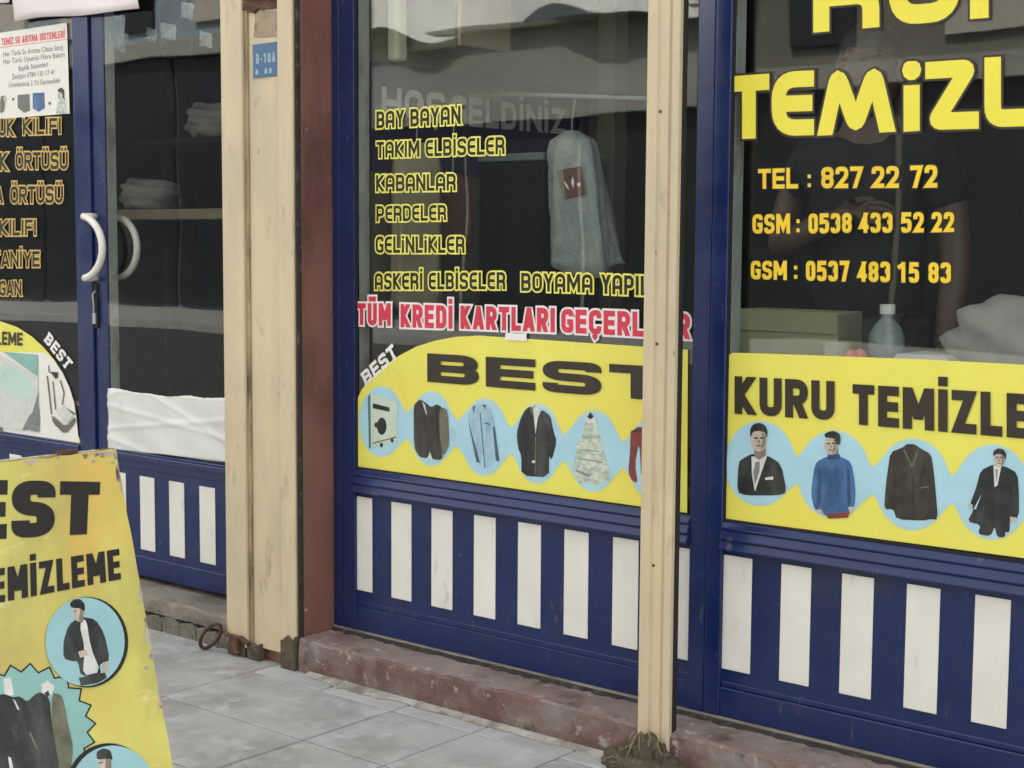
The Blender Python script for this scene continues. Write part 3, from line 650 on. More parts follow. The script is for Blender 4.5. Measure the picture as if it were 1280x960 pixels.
vinyl('window_lettering', [('GSM', Q(941, 988, 268, 292, 267, 292)), (':', Q(994, 1002, 270, 292, 270, 292)), ('0538', Q(1011, 1065, 267, 292, 266, 291)), ('433', Q(1074, 1116, 266, 291, 265.5, 291)), ('52', Q(1127, 1155, 265.5, 291, 265, 290.5)), ('22', Q(1165, 1193, 265, 290.5, 265, 290))], 'yellow phone line reading GSM 0538 433 52 22', G2, gm, mi=(0, 1), **PH)
vinyl('window_lettering', [('GSM', Q(939, 984, 326, 349, 326, 350)), (':', Q(991, 999, 328, 350, 328, 350)), ('0537', Q(1008, 1062, 326, 351, 326, 352)), ('483', Q(1072, 1113, 327, 352, 327, 353)), ('15', Q(1122, 1149, 327.5, 353, 328, 353.5)), ('83', Q(1161, 1189, 328, 353.5, 328, 354))], 'yellow phone line reading GSM 0537 483 15 83', G2, gm, mi=(0, 1), **PH)
om = [M['orange_o'], M['black_v']]
G3 = 'black item names outlined in ochre on the left door leaf'
OB = dict(t=.19, o=.095, gap=.12)
for words, lab in (
    ([('KOLTUK', Q(-40, 18, 149, 169, 149, 170)), ('KILIFI', Q(29, 77, 148.5, 168.5, 147.5, 167))], 'ochre outlined door lettering KILIFI under the notice poster'),
    ([('YATAK', Q(-44, 10, 191, 212, 191, 213)), ('ÖRTÜSÜ', Q(20, 85, 190.5, 211, 190, 211.5))], 'ochre outlined door lettering K ÖRTÜSÜ, upper of two similar lines'),
    ([('MASA', Q(-38, 4, 233.5, 254, 233, 254)), ('ÖRTÜSÜ', Q(13.5, 79, 233, 254, 232.5, 253.5))], 'ochre outlined door lettering A ÖRTÜSÜ, lower of two similar lines'),
    ([('KILIFI', Q(0, 46, 275, 294.5, 274.5, 294))], 'ochre outlined door lettering KILIFI level with the door handle'),
    ([('BATTANİYE', Q(-40, 50, 314, 334, 314, 333.5))], 'ochre outlined door lettering ending in ANİYE'),
    ([('YORGAN', Q(-28, 27, 351, 369.5, 351, 369.5))], 'bottom ochre outlined door lettering ending in GAN'),
): vinyl('door_lettering', words, lab, G3, om, mi=(0, 1), **OB)
vinyl('window_lettering', [('BEST', [(457.5, 482), (499, 446), (490.5, 429), (451, 467)])], 'small slanted white lettering BEST beside the yellow arch on middle window', None, [M['white_v']], mi=(0,), t=.24, gap=.14, slab=True)
vinyl('door_lettering', [('BEST', [(55, 426), (83, 463), (92, 453), (62, 415)])], 'small slanted white lettering BEST beside the yellow arch on the door', None, [M['white_v']], mi=(0,), t=.24, gap=.14, slab=True)

def sign_panel(name, outline, label, plane=P_GLASS, h=.0004, key='yellow', extra=()):
    bm = bmesh.new(); keys = [key]
    add_poly(bm, plane, [plane.px(*p) for p in outline], h, 0)
    for i, (k, pts) in enumerate(extra):
        if k not in keys: keys.append(k)
        add_poly(bm, plane, [plane.px(*p) for p in pts], h + .00009 * (i + 1), keys.index(k))
    return tag(link(name, bm, [M[k] for k in keys]), label, 'sign')
B1 = (430, 480, 230 / 1280); B2 = (630, 480, 230 / 1280)
ex = []
E1 = [(B1, 262, 262, 160, 250), (B1, 610, 310, 150, 265), (B1, 980, 370, 165, 272), (B2, 235, 415, 165, 282), (B2, 625, 465, 185, 287), (B2, 1045, 515, 190, 292)]
for c, x, y, rx, ry in E1: ex.append(('halo_p', crop(c, ell(x, y, rx, ry))))
for (c, x, y, rx, ry), (c2, x2, y2, rx2, ry2) in zip(E1, E1[1:]):
    a = crop(c, [(x + rx * .45, y - ry * .85), (x + rx * .45, y + ry * .85)]); b = crop(c2, [(x2 - rx2 * .45, y2 - ry2 * .85), (x2 - rx2 * .45, y2 + ry2 * .85)])
    mx_, my_ = [(crop(c, [(x + rx, y)])[0][k] + crop(c2, [(x2 - rx2, y2)])[0][k]) / 2 for k in (0, 1)]
    ex.append(('sky_p', [a[0], (mx_, my_ - 15), b[0], b[1], (mx_, my_ + 16), a[1]]))
for c, x, y, rx, ry in E1: ex.append(('sky_p', crop(c, ell(x, y, rx * .91, ry * .93))))
arch = [(446.5, 585), (446.5, 500)] + [(452, 487), (463, 474), (480, 458), (500, 444), (520, 433.5), (545, 425.5), (570, 421), (600, 419.5), (860, 437), (859, 641)]
s1 = sign_panel('window_sign', arch, 'yellow arched sticker sign reading BEST with garment pictures on middle window', extra=ex)
bm = bmesh.new(); put_text(bm, P_GLASS, 'BEST', [(535, 477), (838, 502), (838, 459), (535, 441.5)], t=.25, xs=2.5, gap=.12, h=.0028, mi=(0,)); link('lettering', bm, [M['brown_v']], s1)
picture('machine_picture', P_GLASS, [('washer_d', crop(B1, [(170, 85), (190, 66), (192, 440), (178, 452)])), ('washer_p', crop(B1, [(188, 62), (375, 128), (377, 392), (192, 440)])), ('ink', crop(B1, [(205, 133), (322, 163), (322, 194), (205, 168)])), ('ink', crop(B1, ell(268, 293, 33, 60))), ('ink', crop(B1, ell(232, 285, 16, 20))), ('inkgrey', crop(B1, line((205, 412), (368, 368), 9))), ('ink', crop(B1, ell(265, 424, 10, 16))), ('ink', crop(B1, ell(340, 392, 10, 14)))], s1, .0024, 'washing machine picture in light blue oval')
picture('suit_picture', P_GLASS, [('inkbrown', crop(B1, [(488, 150), (510, 125), (532, 106), (575, 130), (610, 162), (650, 138), (690, 165), (690, 500), (682, 527), (620, 525), (603, 470), (585, 516), (530, 510), (490, 440)])), ('inkgrey', crop(B1, [(668, 182), (690, 160), (728, 182), (738, 420), (715, 470), (690, 505), (668, 330)])), ('shirt_p', crop(B1, [(548, 122), (566, 140), (582, 215), (572, 200)])), ('ink', crop(B1, line((648, 200), (668, 520), 8))), ('shirt_p', crop(B1, [(588, 515), (602, 468), (620, 524)]))], s1, .0024, 'dark suits picture in light blue oval')
picture('shirt_picture', P_GLASS, [('blueshirt_p', crop(B1, [(862, 220), (898, 152), (965, 135), (1022, 156), (1050, 260), (1088, 535), (1062, 547), (1046, 470), (1042, 562), (992, 586), (966, 470), (952, 547), (925, 545), (888, 400)])), ('blueshade_p', crop(B1, [(866, 245), (882, 300), (952, 547), (926, 542)])), ('blueshade_p', crop(B1, [(1040, 300), (1052, 290), (1086, 535), (1060, 530)])), ('blueshade_p', crop(B1, [(898, 160), (918, 148), (908, 206)])), ('blueshade_p', crop(B1, [(966, 142), (992, 142), (990, 178)])), ('blueshade_p', crop(B1, line((952, 200), (985, 580), 6))), ('blueshade_p', crop(B1, line((985, 272), (1022, 280), 8)))], s1, .0024, 'pale blue shirt picture in light blue oval')
picture('coat_picture', P_GLASS, [('ink', crop(B2, [(185, 155), (205, 165), (225, 140), (262, 190), (276, 180), (330, 225), (346, 320), (372, 400), (336, 532), (318, 492), (318, 650), (125, 636), (125, 500), (100, 440), (92, 340), (115, 250), (150, 180)])), ('inkgrey', crop(B2, [(182, 158), (205, 165), (218, 240), (195, 200)])), ('shirt_p', crop(B2, [(207, 168), (232, 142), (260, 190), (240, 235), (224, 352)])), ('inkgrey', crop(B2, line((225, 360), (222, 630), 6))), ('shirt_p', crop(B2, ell(210, 540, 12, 10)))], s1, .0024, 'long black coat picture in light blue oval')
picture('dress_picture', P_GLASS, [('dress_p', crop(B2, wobble([(568, 250), (605, 262), (650, 248), (645, 310), (682, 380), (710, 500), (748, 640), (735, 675), (690, 690), (635, 706), (590, 690), (540, 690), (490, 650), (482, 560), (515, 430), (560, 320)], 9))), ('shirt_p', crop(B2, ell(607, 250, 38, 22))), ('ink', crop(B2, [(583, 228), (606, 194), (628, 228), (606, 246)])), ('tie_p', crop(B2, line((505, 600), (600, 640), 12))), ('tie_p', crop(B2, line((540, 520), (690, 545), 7))), ('tie_p', crop(B2, line((530, 455), (670, 470), 6)))], s1, .0024, 'white wedding dress picture in light blue oval')
picture('robe_picture', P_GLASS, [('maroon_p', crop(B2, [(885, 298), (1120, 300), (1150, 420), (1115, 560), (1120, 700), (960, 690), (945, 392), (915, 560), (935, 690), (892, 672), (868, 612), (880, 480)])), ('inkbrown', crop(B2, line((890, 330), (965, 320), 14)))], s1, .0024, 'red brown robe picture in light blue oval')

K = (880, 480, 400 / 1280)
E2 = [(225, 318, 143, 172), (520, 362, 147, 178), (835, 402, 152, 185), (1155, 432, 155, 192), (1490, 470, 160, 200)]
ex = [('halo_p', crop(K, ell(x, y, rx, ry))) for x, y, rx, ry in E2]
for (x, y, rx, ry), (x2, y2, rx2, ry2) in zip(E2, E2[1:]): ex.append(('sky_p', crop(K, [(x + rx * .5, y - ry * .8), ((x + x2) / 2, (y + y2) / 2 - 48), (x2 - rx2 * .5, y2 - ry2 * .8), (x2 - rx2 * .5, y2 + ry2 * .8), ((x + x2) / 2, (y + y2) / 2 + 58), (x + rx * .5, y + ry * .8)])))
ex += [('sky_p', crop(K, ell(x, y, rx * .95, ry * .96))) for x, y, rx, ry in E2]
s2 = sign_panel('window_sign', [(904, 648), (905, 455), (908, 446), (916, 441), (960, 442), (1150, 449), (1420, 463), (1420, 716)], 'yellow sticker sign reading KURU TEMİZLEME with pictures of men and jackets', extra=ex)
bm = bmesh.new()
for t, q in (('KURU', [(919, 517), (1044, 525.5), (1044, 476.5), (919, 470)]), ('TEMİZLEME', [(1066.5, 530), (1374, 556), (1374, 497.6), (1066.5, 480)])): put_text(bm, P_GLASS, t, q, t=.235, gap=.10, h=.0028, mi=(0,))
link('lettering', bm, [M['brown_v']], s2)
def face(cx, cy, rx, ry):
    return [('skin_p', crop(K, ell(cx, cy, rx, ry))), ('skin_d', crop(K, [(cx + rx * .35, cy - ry * .7), (cx + rx * .9, cy - ry * .3), (cx + rx * .8, cy + ry * .5), (cx + rx * .2, cy + ry * .95), (cx + rx * .5, cy)])), ('ink', crop(K, line((cx - rx * .6, cy - ry * .12), (cx - rx * .12, cy - ry * .16), ry * .14))), ('ink', crop(K, line((cx + rx * .15, cy - ry * .16), (cx + rx * .6, cy - ry * .12), ry * .14))), ('skin_d', crop(K, line((cx, cy), (cx + rx * .08, cy + ry * .28), rx * .2))), ('ink', crop(K, line((cx - rx * .3, cy + ry * .52), (cx + rx * .3, cy + ry * .5), ry * .09)))]
picture('man_picture', P_GLASS, [('ink', crop(K, [(134, 432), (140, 312), (160, 296), (195, 278), (255, 285), (310, 318), (334, 432), (300, 445), (170, 445)])), ('shirt_p', crop(K, [(192, 290), (256, 284), (240, 330), (206, 430), (194, 360)])), ('tie_p', crop(K, [(208, 312), (226, 308), (224, 350), (206, 405), (199, 352)])), ('skin_d', crop(K, [(203, 245), (248, 245), (250, 286), (222, 304), (204, 290)]))] + face(222, 222, 32, 47) + [('ink', crop(K, [(188, 215), (187, 180), (200, 160), (225, 154), (248, 164), (258, 190), (254, 216), (246, 192), (222, 186), (200, 190)])), ('shirt_p', crop(K, [(247, 374), (280, 369), (280, 382), (248, 383)]))], s2, .0024, 'man in black suit and tie in light blue circle')
picture('man_picture', P_GLASS, [('jumper_p', crop(K, [(445, 505), (430, 440), (440, 350), (452, 310), (498, 288), (545, 288), (592, 312), (606, 400), (608, 440), (604, 490), (582, 500), (585, 522), (490, 530), (470, 502)])), ('jumper_d', crop(K, [(462, 330), (470, 340), (470, 480), (450, 500), (458, 420)])), ('jumper_d', crop(K, [(576, 330), (584, 345), (590, 470), (578, 495), (574, 420)])), ('maroon_p', crop(K, [(488, 520), (584, 512), (578, 534), (500, 538)])), ('skin_p', crop(K, [(578, 492), (602, 490), (590, 520)])), ('skin_p', crop(K, [(446, 504), (470, 500), (485, 525)])), ('skin_d', crop(K, [(502, 262), (538, 250), (540, 288), (502, 288)])), ('jumper_d', crop(K, [(497, 282), (545, 280), (548, 300), (496, 302)]))] + face(510, 243, 26, 40) + [('ink', crop(K, [(484, 200), (498, 192), (520, 186), (546, 198), (550, 224), (544, 244), (532, 240), (526, 216), (488, 214)]))], s2, .0024, 'man in blue roll neck jumper in light blue circle')
picture('jacket_picture', P_GLASS, [('inkbrown', crop(K, [(748, 272), (800, 252), (810, 240), (845, 240), (866, 256), (910, 280), (920, 340), (928, 420), (938, 542), (905, 540), (880, 546), (772, 541), (760, 500), (722, 500), (728, 420), (736, 350)])), ('inkgrey', crop(K, line((802, 262), (834, 330), 5))), ('inkgrey', crop(K, line((858, 262), (836, 330), 5))), ('ink', crop(K, line((834, 330), (838, 540), 4))), ('ink', crop(K, line((764, 340), (762, 498), 5))), ('ink', crop(K, line((905, 350), (903, 535), 5))), ('inkgrey', crop(K, line((868, 415), (900, 410), 5)))], s2, .0024, 'plain dark brown jacket in light blue circle')
picture('man_picture', P_GLASS, [('ink', crop(K, [(1108, 345), (1160, 320), (1205, 328), (1256, 355), (1262, 440), (1262, 532), (1226, 540), (1224, 592), (1206, 592), (1206, 612), (1174, 612), (1165, 568), (1148, 608), (1098, 600), (1108, 562), (1055, 550), (1082, 500), (1064, 486), (1092, 410)])), ('sky_p', crop(K, [(1080, 500), (1112, 440), (1090, 500)])), ('shirt_p', crop(K, [(1160, 325), (1192, 325), (1176, 405), (1164, 412)])), ('tie_p', crop(K, [(1168, 340), (1178, 340), (1172, 405)])), ('skin_p', crop(K, [(1060, 478), (1078, 482), (1074, 502), (1060, 496)])), ('skin_p', crop(K, [(1226, 530), (1256, 534), (1246, 554), (1228, 552)]))] + face(1184, 298, 22, 36) + [('ink', crop(K, [(1158, 288), (1160, 268), (1178, 256), (1200, 260), (1212, 278), (1208, 308), (1202, 284), (1180, 278), (1164, 284)]))], s2, .0024, 'man in long black coat in light blue circle')
picture('jacket_picture', P_GLASS, [('ink', crop(K, [(1420, 350), (1490, 320), (1550, 350), (1570, 560), (1410, 560)]))], s2, .0024)

C3 = (0, 390, 300 / 1280)
archd = [(100, 557), (101, 553)] + crop(C3, [(412, 640), (408, 560), (395, 480), (370, 400), (335, 325), (290, 255), (235, 190), (170, 130), (95, 82), (0, 48), (-120, 20), (-260, 20), (-260, 640)])
s3 = sign_panel('door_sign', archd, 'yellow and white arched sticker sign on the lower door glass', key='yellow',
    extra=[('poster', [(99, 556)] + crop(C3, [(408, 560), (395, 480), (370, 400), (335, 325), (290, 258), (235, 215), (20, 215), (-260, 215), (-260, 645)]))])
bm = bmesh.new(); put_text(bm, P_GLASS, 'TEMİZLEME', [(-42, 430), (29, 432), (29, 416), (-42, 411)], t=.2, gap=.13, h=.0028, mi=(0,)); link('lettering', bm, [M['brown_v']], s3)
picture('machine_picture', P_GLASS, [('teal_p', crop(C3, [(20, 212), (205, 228), (205, 345)])), ('shirt_p', crop(C3, [(-100, 300), (0, 225), (205, 348), (212, 640), (-100, 610)])), ('halo_p', crop(C3, wobble([(-60, 330), (40, 270), (150, 340), (200, 450), (120, 470), (20, 430)], 5))), ('tie_p', crop(C3, wobble([(205, 430), (213, 640), (120, 630), (150, 570), (180, 520)], 6))), ('inkgrey', crop(C3, ell(5, 625, 14, 12)))], s3, .0024, 'pale washing machine picture')
picture('iron_picture', P_GLASS, [('inkgrey', crop(C3, line((262, 285), (265, 320), 6))), ('inkgrey', crop(C3, line((265, 320), (310, 325), 7))), ('ink', crop(C3, [(275, 325), (312, 320), (312, 350), (298, 356)])), ('inkgrey', crop(C3, line((255, 340), (278, 545), 7))), ('inkgrey', crop(C3, line((285, 370), (300, 520), 6))), ('inkgrey', crop(C3, line((325, 365), (345, 430), 7))), ('inkgrey', crop(C3, line((345, 430), (335, 495), 6))), ('inkgrey', crop(C3, line((340, 505), (405, 545), 9))), ('inkgrey', crop(C3, [(278, 545), (356, 615), (402, 555), (410, 585), (350, 655), (285, 590)])), ('shirt_p', crop(C3, [(300, 520), (345, 500), (395, 548), (355, 605)]))], s3, .0024, 'grey line drawing of a folded garment')

tp = bmesh.new(); add_poly(tp, P_GLASS, [P_GLASS.px(*p) for p in wobble([(632 - 0, 425), (660, 426), (659, 417), (633, 416)], .5)], .0036, 0)
tag(link('tape_strip', tp, M['white_v']), 'short white tape strip along the top edge of the yellow arched sign', 'tape')
# ---------------- papers at the top of the door
def flat_paper(name, quad, m, label, y, amp=.004, nx=14, nz=8, cat='paper', thick=.0006, curl=0, edge=0):
    bm = bmesh.new(); pl = Plane((0, y, 0), (1, 0, 0), (0, 0, 1), (0, -1, 0)); q = [Vector(pl.px(*p)) for p in quad]; rn = random.Random(len(label))
    ph = [rn.uniform(0, 6) for _ in range(4)]; g = []
    for i in range(nx + 1):
        col = []
        for j in range(nz + 1):
            u, v = i / nx, j / nz; p = q[0].lerp(q[1], u).lerp(q[3].lerp(q[2], u), v)
            h = amp * (math.sin(u * 7 + ph[0]) * math.cos(v * 4 + ph[1]) + .6 * math.sin(u * 15 + v * 9 + ph[2])) + curl * (1 - v) ** 2
            z = p.y + (amp * .8 * math.sin(u * 9 + ph[3]) if j == 0 else 0) + (edge * (math.sin(u * 8 + 1) + .6 * math.sin(u * 21) + rn.uniform(-.4, .4)) if j == nz else 0)
            if edge:                                     # crumpled: sharp folds running across at a slant
                for kf, (fs, fo) in enumerate(((1.7, .2), (-2.3, .9), (1.1, .75), (-.9, .35), (3.1, 1.4))): h += amp * 1.1 * max(0, 1 - abs(v - fo + u * fs * .35) / .07)
            col.append(bm.verts.new((p.x, y - abs(amp) - h, z)))
        g.append(col)
    for i in range(nx):
        for j in range(nz): bm.faces.new((g[i][j], g[i + 1][j], g[i + 1][j + 1], g[i][j + 1]))
    o = link(name, bm, m, smooth=True); s = o.modifiers.new('thickness', 'SOLIDIFY'); s.thickness = thick
    return tag(o, label, cat)
flat_paper('paper_sheet', [(18.5, 26), (175, 12), (173, -60), (14, -60)], M['paper'], 'pinkish white paper sheet taped across the top of the door', -.012, .004)
flat_paper('paper_sheet', [(-40, 6), (12, 3), (12, -40), (-40, -40)], M['paper'], 'small white paper corner at the top left edge of the door', -.004, .002)
P_POST = Plane((0, GLASS_Y - .003, 0), (1, 0, 0), (0, 0, 1), (0, -1, 0))
C4 = (0, 0, 140 / 840)
bm = bmesh.new()
q = [P_POST.px(*p) for p in ((-6, 149), (87, 142), (83.5, 28.5), (-6, 42))]
add_poly(bm, P_POST, q, 0, 0); add_poly(bm, P_POST, q, -.0008, 0)
poster = tag(link('notice_poster', bm, M['poster']), 'white notice poster with red heading and small dark and blue pictures on the door', 'poster')
bm = bmesh.new(); put_text(bm, P_POST, 'TEMİZ SU ARITMA SİSTEMLERİ', [(2, 57), (81, 47), (81, 38), (2, 48)], t=.2, gap=.10, mi=(0,), h=.0006); put_text(bm, P_POST, '-', [(0, 64), (84, 53), (84, 44), (0, 54)], t=.07, mi=(0,), h=.0006)
link('heading', bm, [M['red_print']], poster)
def plain_text(bm, plane, text, quad, h):
    """thin printed type from the built-in face, laid into the quad"""
    c = bpy.data.curves.new('type', 'FONT'); c.body = text; c.resolution_u = 2; o = bpy.data.objects.new('type', c); COL.objects.link(o)
    dg = bpy.context.evaluated_depsgraph_get(); me = bpy.data.meshes.new_from_object(o.evaluated_get(dg))
    x1 = max(v.co.x for v in me.vertices); q = [Vector(plane.px(*p)) for p in quad]
    vs = []
    for v in me.vertices:
        u, t = v.co.x / x1, v.co.y / .7; p = q[0].lerp(q[1], u).lerp(q[3].lerp(q[2], u), t); vs.append(bm.verts.new(plane.at(p.x, p.y, h)))
    for f in me.polygons:
        try: bm.faces.new([vs[i] for i in f.vertices])
        except ValueError: pass
    bpy.data.objects.remove(o); bpy.data.meshes.remove(me)
bm = bmesh.new()
for t, (x0, y0, x1, y1) in (('Her Türlü Su Arıtma Cihazı Satış', (4, 71, 79, 62)), ('Her Türlü Uyumlu Filtre Bakım', (4, 80.5, 81, 71)), ('Bayilik Sistemleri', (23, 89, 60, 83)), ('İletişim 0784 130 17 41', (15, 99.5, 68, 93)), ('Ürünlerimiz 2 Yıl Garantilidir', (11, 109.5, 76, 103.5))):
    plain_text(bm, P_POST, t, [(x0, y0), (x1, y1), (x1, y1 - 6.5), (x0, y0 - 6.5)], .0006)
link('text_lines', bm, [M['grey_print']], poster)
picture('poster_picture', P_POST, [('grey_print', crop(C4, [(132, 712), (222, 706), (226, 830), (182, 846), (134, 808)])), ('jumper_p', crop(C4, [(246, 698), (334, 694), (338, 812), (290, 838), (246, 812)])), ('jumper_d', crop(C4, line((250, 712), (334, 706), 8))), ('grey_print', crop(C4, ell(100, 744, 9, 12))), ('grey_print', crop(C4, ell(374, 775, 10, 12))), ('dress_p', crop(C4, [(420, 860), (430, 770), (460, 735), (490, 760), (515, 850)])), ('skin_p', crop(C4, ell(455, 715, 22, 32))), ('ink', crop(C4, [(434, 672), (465, 655), (486, 680), (484, 735), (496, 755), (474, 740), (468, 695), (436, 690)])), ('inkgrey', crop(C4, [(0, 770), (10, 720), (36, 715), (40, 780), (30, 840), (0, 850)])), ('skin_p', crop(C4, ell(40, 740, 12, 22)))], poster, .0006)
flat_paper('plastic_film', [(136, 561), (284, 577), (284, 500), (136, 487)], M['film'], 'crumpled white film covering the bottom of the door glass', GLASS_Y - .0015, .0026, 60, 36, 'film', edge=.004)

# ---------------- on the pier
P_PIER = Plane((0, -.1285, 0), (1, 0, 0), (0, 0, 1), (0, -1, 0))
C5 = (270, 0, 160 / 1182)
bm = bmesh.new()
q = [P_PIER.px(*p) for p in crop(C5, [(352, 722), (602, 694), (600, 382), (346, 414)])]
f0 = [bm.verts.new(P_PIER.at(a, b, .0035)) for a, b in q]; f1 = [bm.verts.new(P_PIER.at(a, b, .0002)) for a, b in q]
bm.faces.new(f0)
for i in range(4): bm.faces.new((f0[(i + 1) % 4], f0[i], f1[i], f1[(i + 1) % 4]))
plate = tag(link('number_plate', bm, M['steel_blue']), 'small blue enamel number plate B-10A on the cream pier', 'number plate')
bm = bmesh.new(); put_text(bm, P_PIER, 'B-10A', crop(C5, [(382, 592), (560, 572), (558, 482), (380, 500)]), t=.2, gap=.2, h=.0042, mi=(0,))
for k in range(5): add_poly(bm, P_PIER, [P_PIER.px(*p) for p in crop(C5, [(375 + 42 * k, 690 - 4 * k), (400 + 42 * k, 688 - 4 * k), (398 + 42 * k, 640 - 4 * k), (377 + 42 * k, 645 - 4 * k)])], .0042, 0) if k in (0, 2, 3) else None
link('lettering', bm, [M['plate_ink']], plate)
bm = bmesh.new(); q = [P_PIER.px(*p) for p in crop(C5, wobble([(350, 345), (592, 338), (596, 110), (430, 95), (360, 130)], 5))]
f0 = [bm.verts.new(P_PIER.at(a, b, .0018)) for a, b in q]; f1 = [bm.verts.new(P_PIER.at(a, b, .0001)) for a, b in q]
bm.faces.new(f0)
for i in range(len(q)): j = (i + 1) % len(q); bm.faces.new((f0[j], f0[i], f1[i], f1[j]))
tag(link('adhesive_patch', bm, M['tan']), 'tan patch of torn sticker above the blue number plate', 'sticker')
bm = bmesh.new(); q = [P_PIER.px(*p) for p in crop(C5, wobble([(165, -60), (165, 70), (215, 90), (240, 120), (270, 90), (370, 130), (400, 85), (520, 85), (592, 60), (592, -60)], 6))]
f0 = [bm.verts.new(P_PIER.at(a, b, .006 + random.uniform(-.003, .004))) for a, b in q]; f1 = [bm.verts.new(P_PIER.at(a, b, .0003)) for a, b in q]
bm.faces.new(f0)
for i in range(len(q)): j = (i + 1) % len(q); bm.faces.new((f0[j], f0[i], f1[i], f1[j]))
tag(link('rusty_bracket', bm, M['rust']), 'rusty broken metal bracket at the top of the cream pier', 'bracket')
# iron link lying against the foot of the pier
bm = bmesh.new()
c0 = Vector((-3.405, -.165, .046)); ax = Vector((.66, .05, .75)).normalized(); bx = Vector((-.62, -.6, .5)).normalized()
tube(bm, [c0 + ax * (.052 * math.cos(t)) + bx * (.021 * math.sin(t)) for t in [2 * math.pi * i / 28 for i in range(28)]], .0055, 8, closed=True)
tag(link('iron_link', bm, M['rust'], smooth=True), 'rusty iron chain link leaning at the foot of the cream pier', 'chain link')
bm = bmesh.new(); tube(bm, [(-3.36, -.148, .06), (-3.33, -.152, .052), (-3.29, -.150, .058), (-3.26, -.148, .045)], .007, 8); box(bm, -3.335, -3.30, -.158, -.146, .01, .062)
link('iron_hinge', bm, M['rust'], shop, bevel=.001)

# ================================================================== folding yellow board on the pavement
e = ray(2420, 310); e.z = 0; e.normalize()
tl_, br_ = ray(145, 561), ray(217, 960); Nn = tl_.cross(br_)
d = Nn.cross(e).normalized(); d = d if d.z < 0 else -d
TR = CAM + ray(145, 561) * 3.0
LEN = TR.z / -d.z; WB = .62
n_b = e.cross(-d).normalized()
if n_b.x < 0: n_b = -n_b
board = empty('folding_board', (TR.x + .05, TR.y - WB / 2, 0), 'weathered yellow folding pavement board with black lettering and clothing pictures', 'pavement sign')
P_B = Plane(TR + d * LEN, -e, -d, n_b)       # u runs along the board towards the street, v up
def board_leaf(name, plane, th, m, jag=True):
    bm = bmesh.new(); rn = random.Random(4); out = []
    for i in range(31): out.append((WB * i / 30, LEN - (abs(rn.gauss(0, .0028)) if jag and 0 < i < 30 else .0)))
    out = [(0.0, LEN * k / 24 + 0) if k in (0, 24) else (abs(rn.gauss(0, .0012)) if jag else 0, LEN * k / 24) for k in range(24)] + out + [(WB, 0)]
    f = [bm.verts.new(plane.at(a, b, 0)) for a, b in out]; g = [bm.verts.new(plane.at(a, b, -th)) for a, b in out]
    bm.faces.new(f); bm.faces.new(g[::-1])
    for i in range(len(out)): j = (i + 1) % len(out); bm.faces.new((f[j], f[i], g[i], g[j])).material_index = 1
    bmesh.ops.recalc_face_normals(bm, faces=bm.faces[:])
    return link(name, bm, [m, M['chip']], board)
front = board_leaf('front_leaf', P_B, .006, M['board_y'])
hd = Vector((-n_b.x, -n_b.y, 0)).normalized()
top_mid = TR + hd * .02
d2 = (hd * .24 + Vector((0, 0, -TR.z))).normalized()
P_BACK = Plane(top_mid + d2 * (TR.z / -d2.z), -e, -d2, e.cross(d2) if e.cross(d2).dot(hd) > 0 else -e.cross(d2))
L0 = LEN; LEN = TR.z / -d2.z; board_leaf('back_leaf', P_BACK, .006, M['board_y'], False); LEN = L0
bm = bmesh.new(); add = []
for i in range(2):
    p = TR - e * (.1 + .4 * i) + hd * .012; tube(bm, [p + e * .02, p - e * .02], .007, 8)
link('hinge', bm, M['rust'], board)
# flaked paint along the edges
bm = bmesh.new(); rn = random.Random(9)
for i in range(26):
    u = rn.uniform(0, WB * .98); w_ = rn.uniform(.006, .035); hh = rn.uniform(.003, .012)
    add_poly(bm, P_B, [(u, LEN - .004 + .0), (u + w_, LEN - .004), (u + w_ * .7, LEN - .004 - hh), (u + w_ * .3, LEN - .004 - hh * rn.uniform(.4, 1))], .0003 + i * .00001, 0)
for i in range(14):
    v = LEN * (1 - rn.random() ** 1.8 * .8); w_ = rn.uniform(.01, .05); hh = rn.uniform(.003, .010)
    add_poly(bm, P_B, [(.002, v), (.002, v - w_), (.002 + hh, v - w_ * .7), (.002 + hh * rn.uniform(.3, 1), v - w_ * .25)], .0003 + i * .00001, 0)
for x, y, r in ((116, 577, 2.6), (141, 578, 2.6), (183, 835, 3)):
    add_poly(bm, P_B, [P_B.px(*p) for p in ell(x, y, r, r * .8, 12)], .0009, 0)
link('paint_chips', bm, [M['chip']], front)
D4 = (0, 560, 300 / 720); A4 = (0, 820, 240 / 1280)
bm = bmesh.new()
put_text(bm, P_B, 'BEST', [(-108, 680), (122, 667), (125, 602.5), (-108, 598)], t=.25, xs=1.35, gap=.06, mi=(0,), h=.0012)
put_text(bm, P_B, 'TEMİZLEME', [(-34, 760), (151, 724), (148.5, 686), (-34, 716)], t=.21, gap=.09, mi=(0,), h=.0012)
link('lettering', bm, [M['black_v']], front)
star = []
for k in range(44):
    t = 2 * math.pi * k / 44 + .05; s = 1.0 if k % 2 else .875; star.append((33 + 88 * s * math.cos(t), 912 + 84 * s * math.sin(t)))
sin_ = [(33 + (x - 33) * .965, 912 + (y - 912) * .965) for x, y in star]
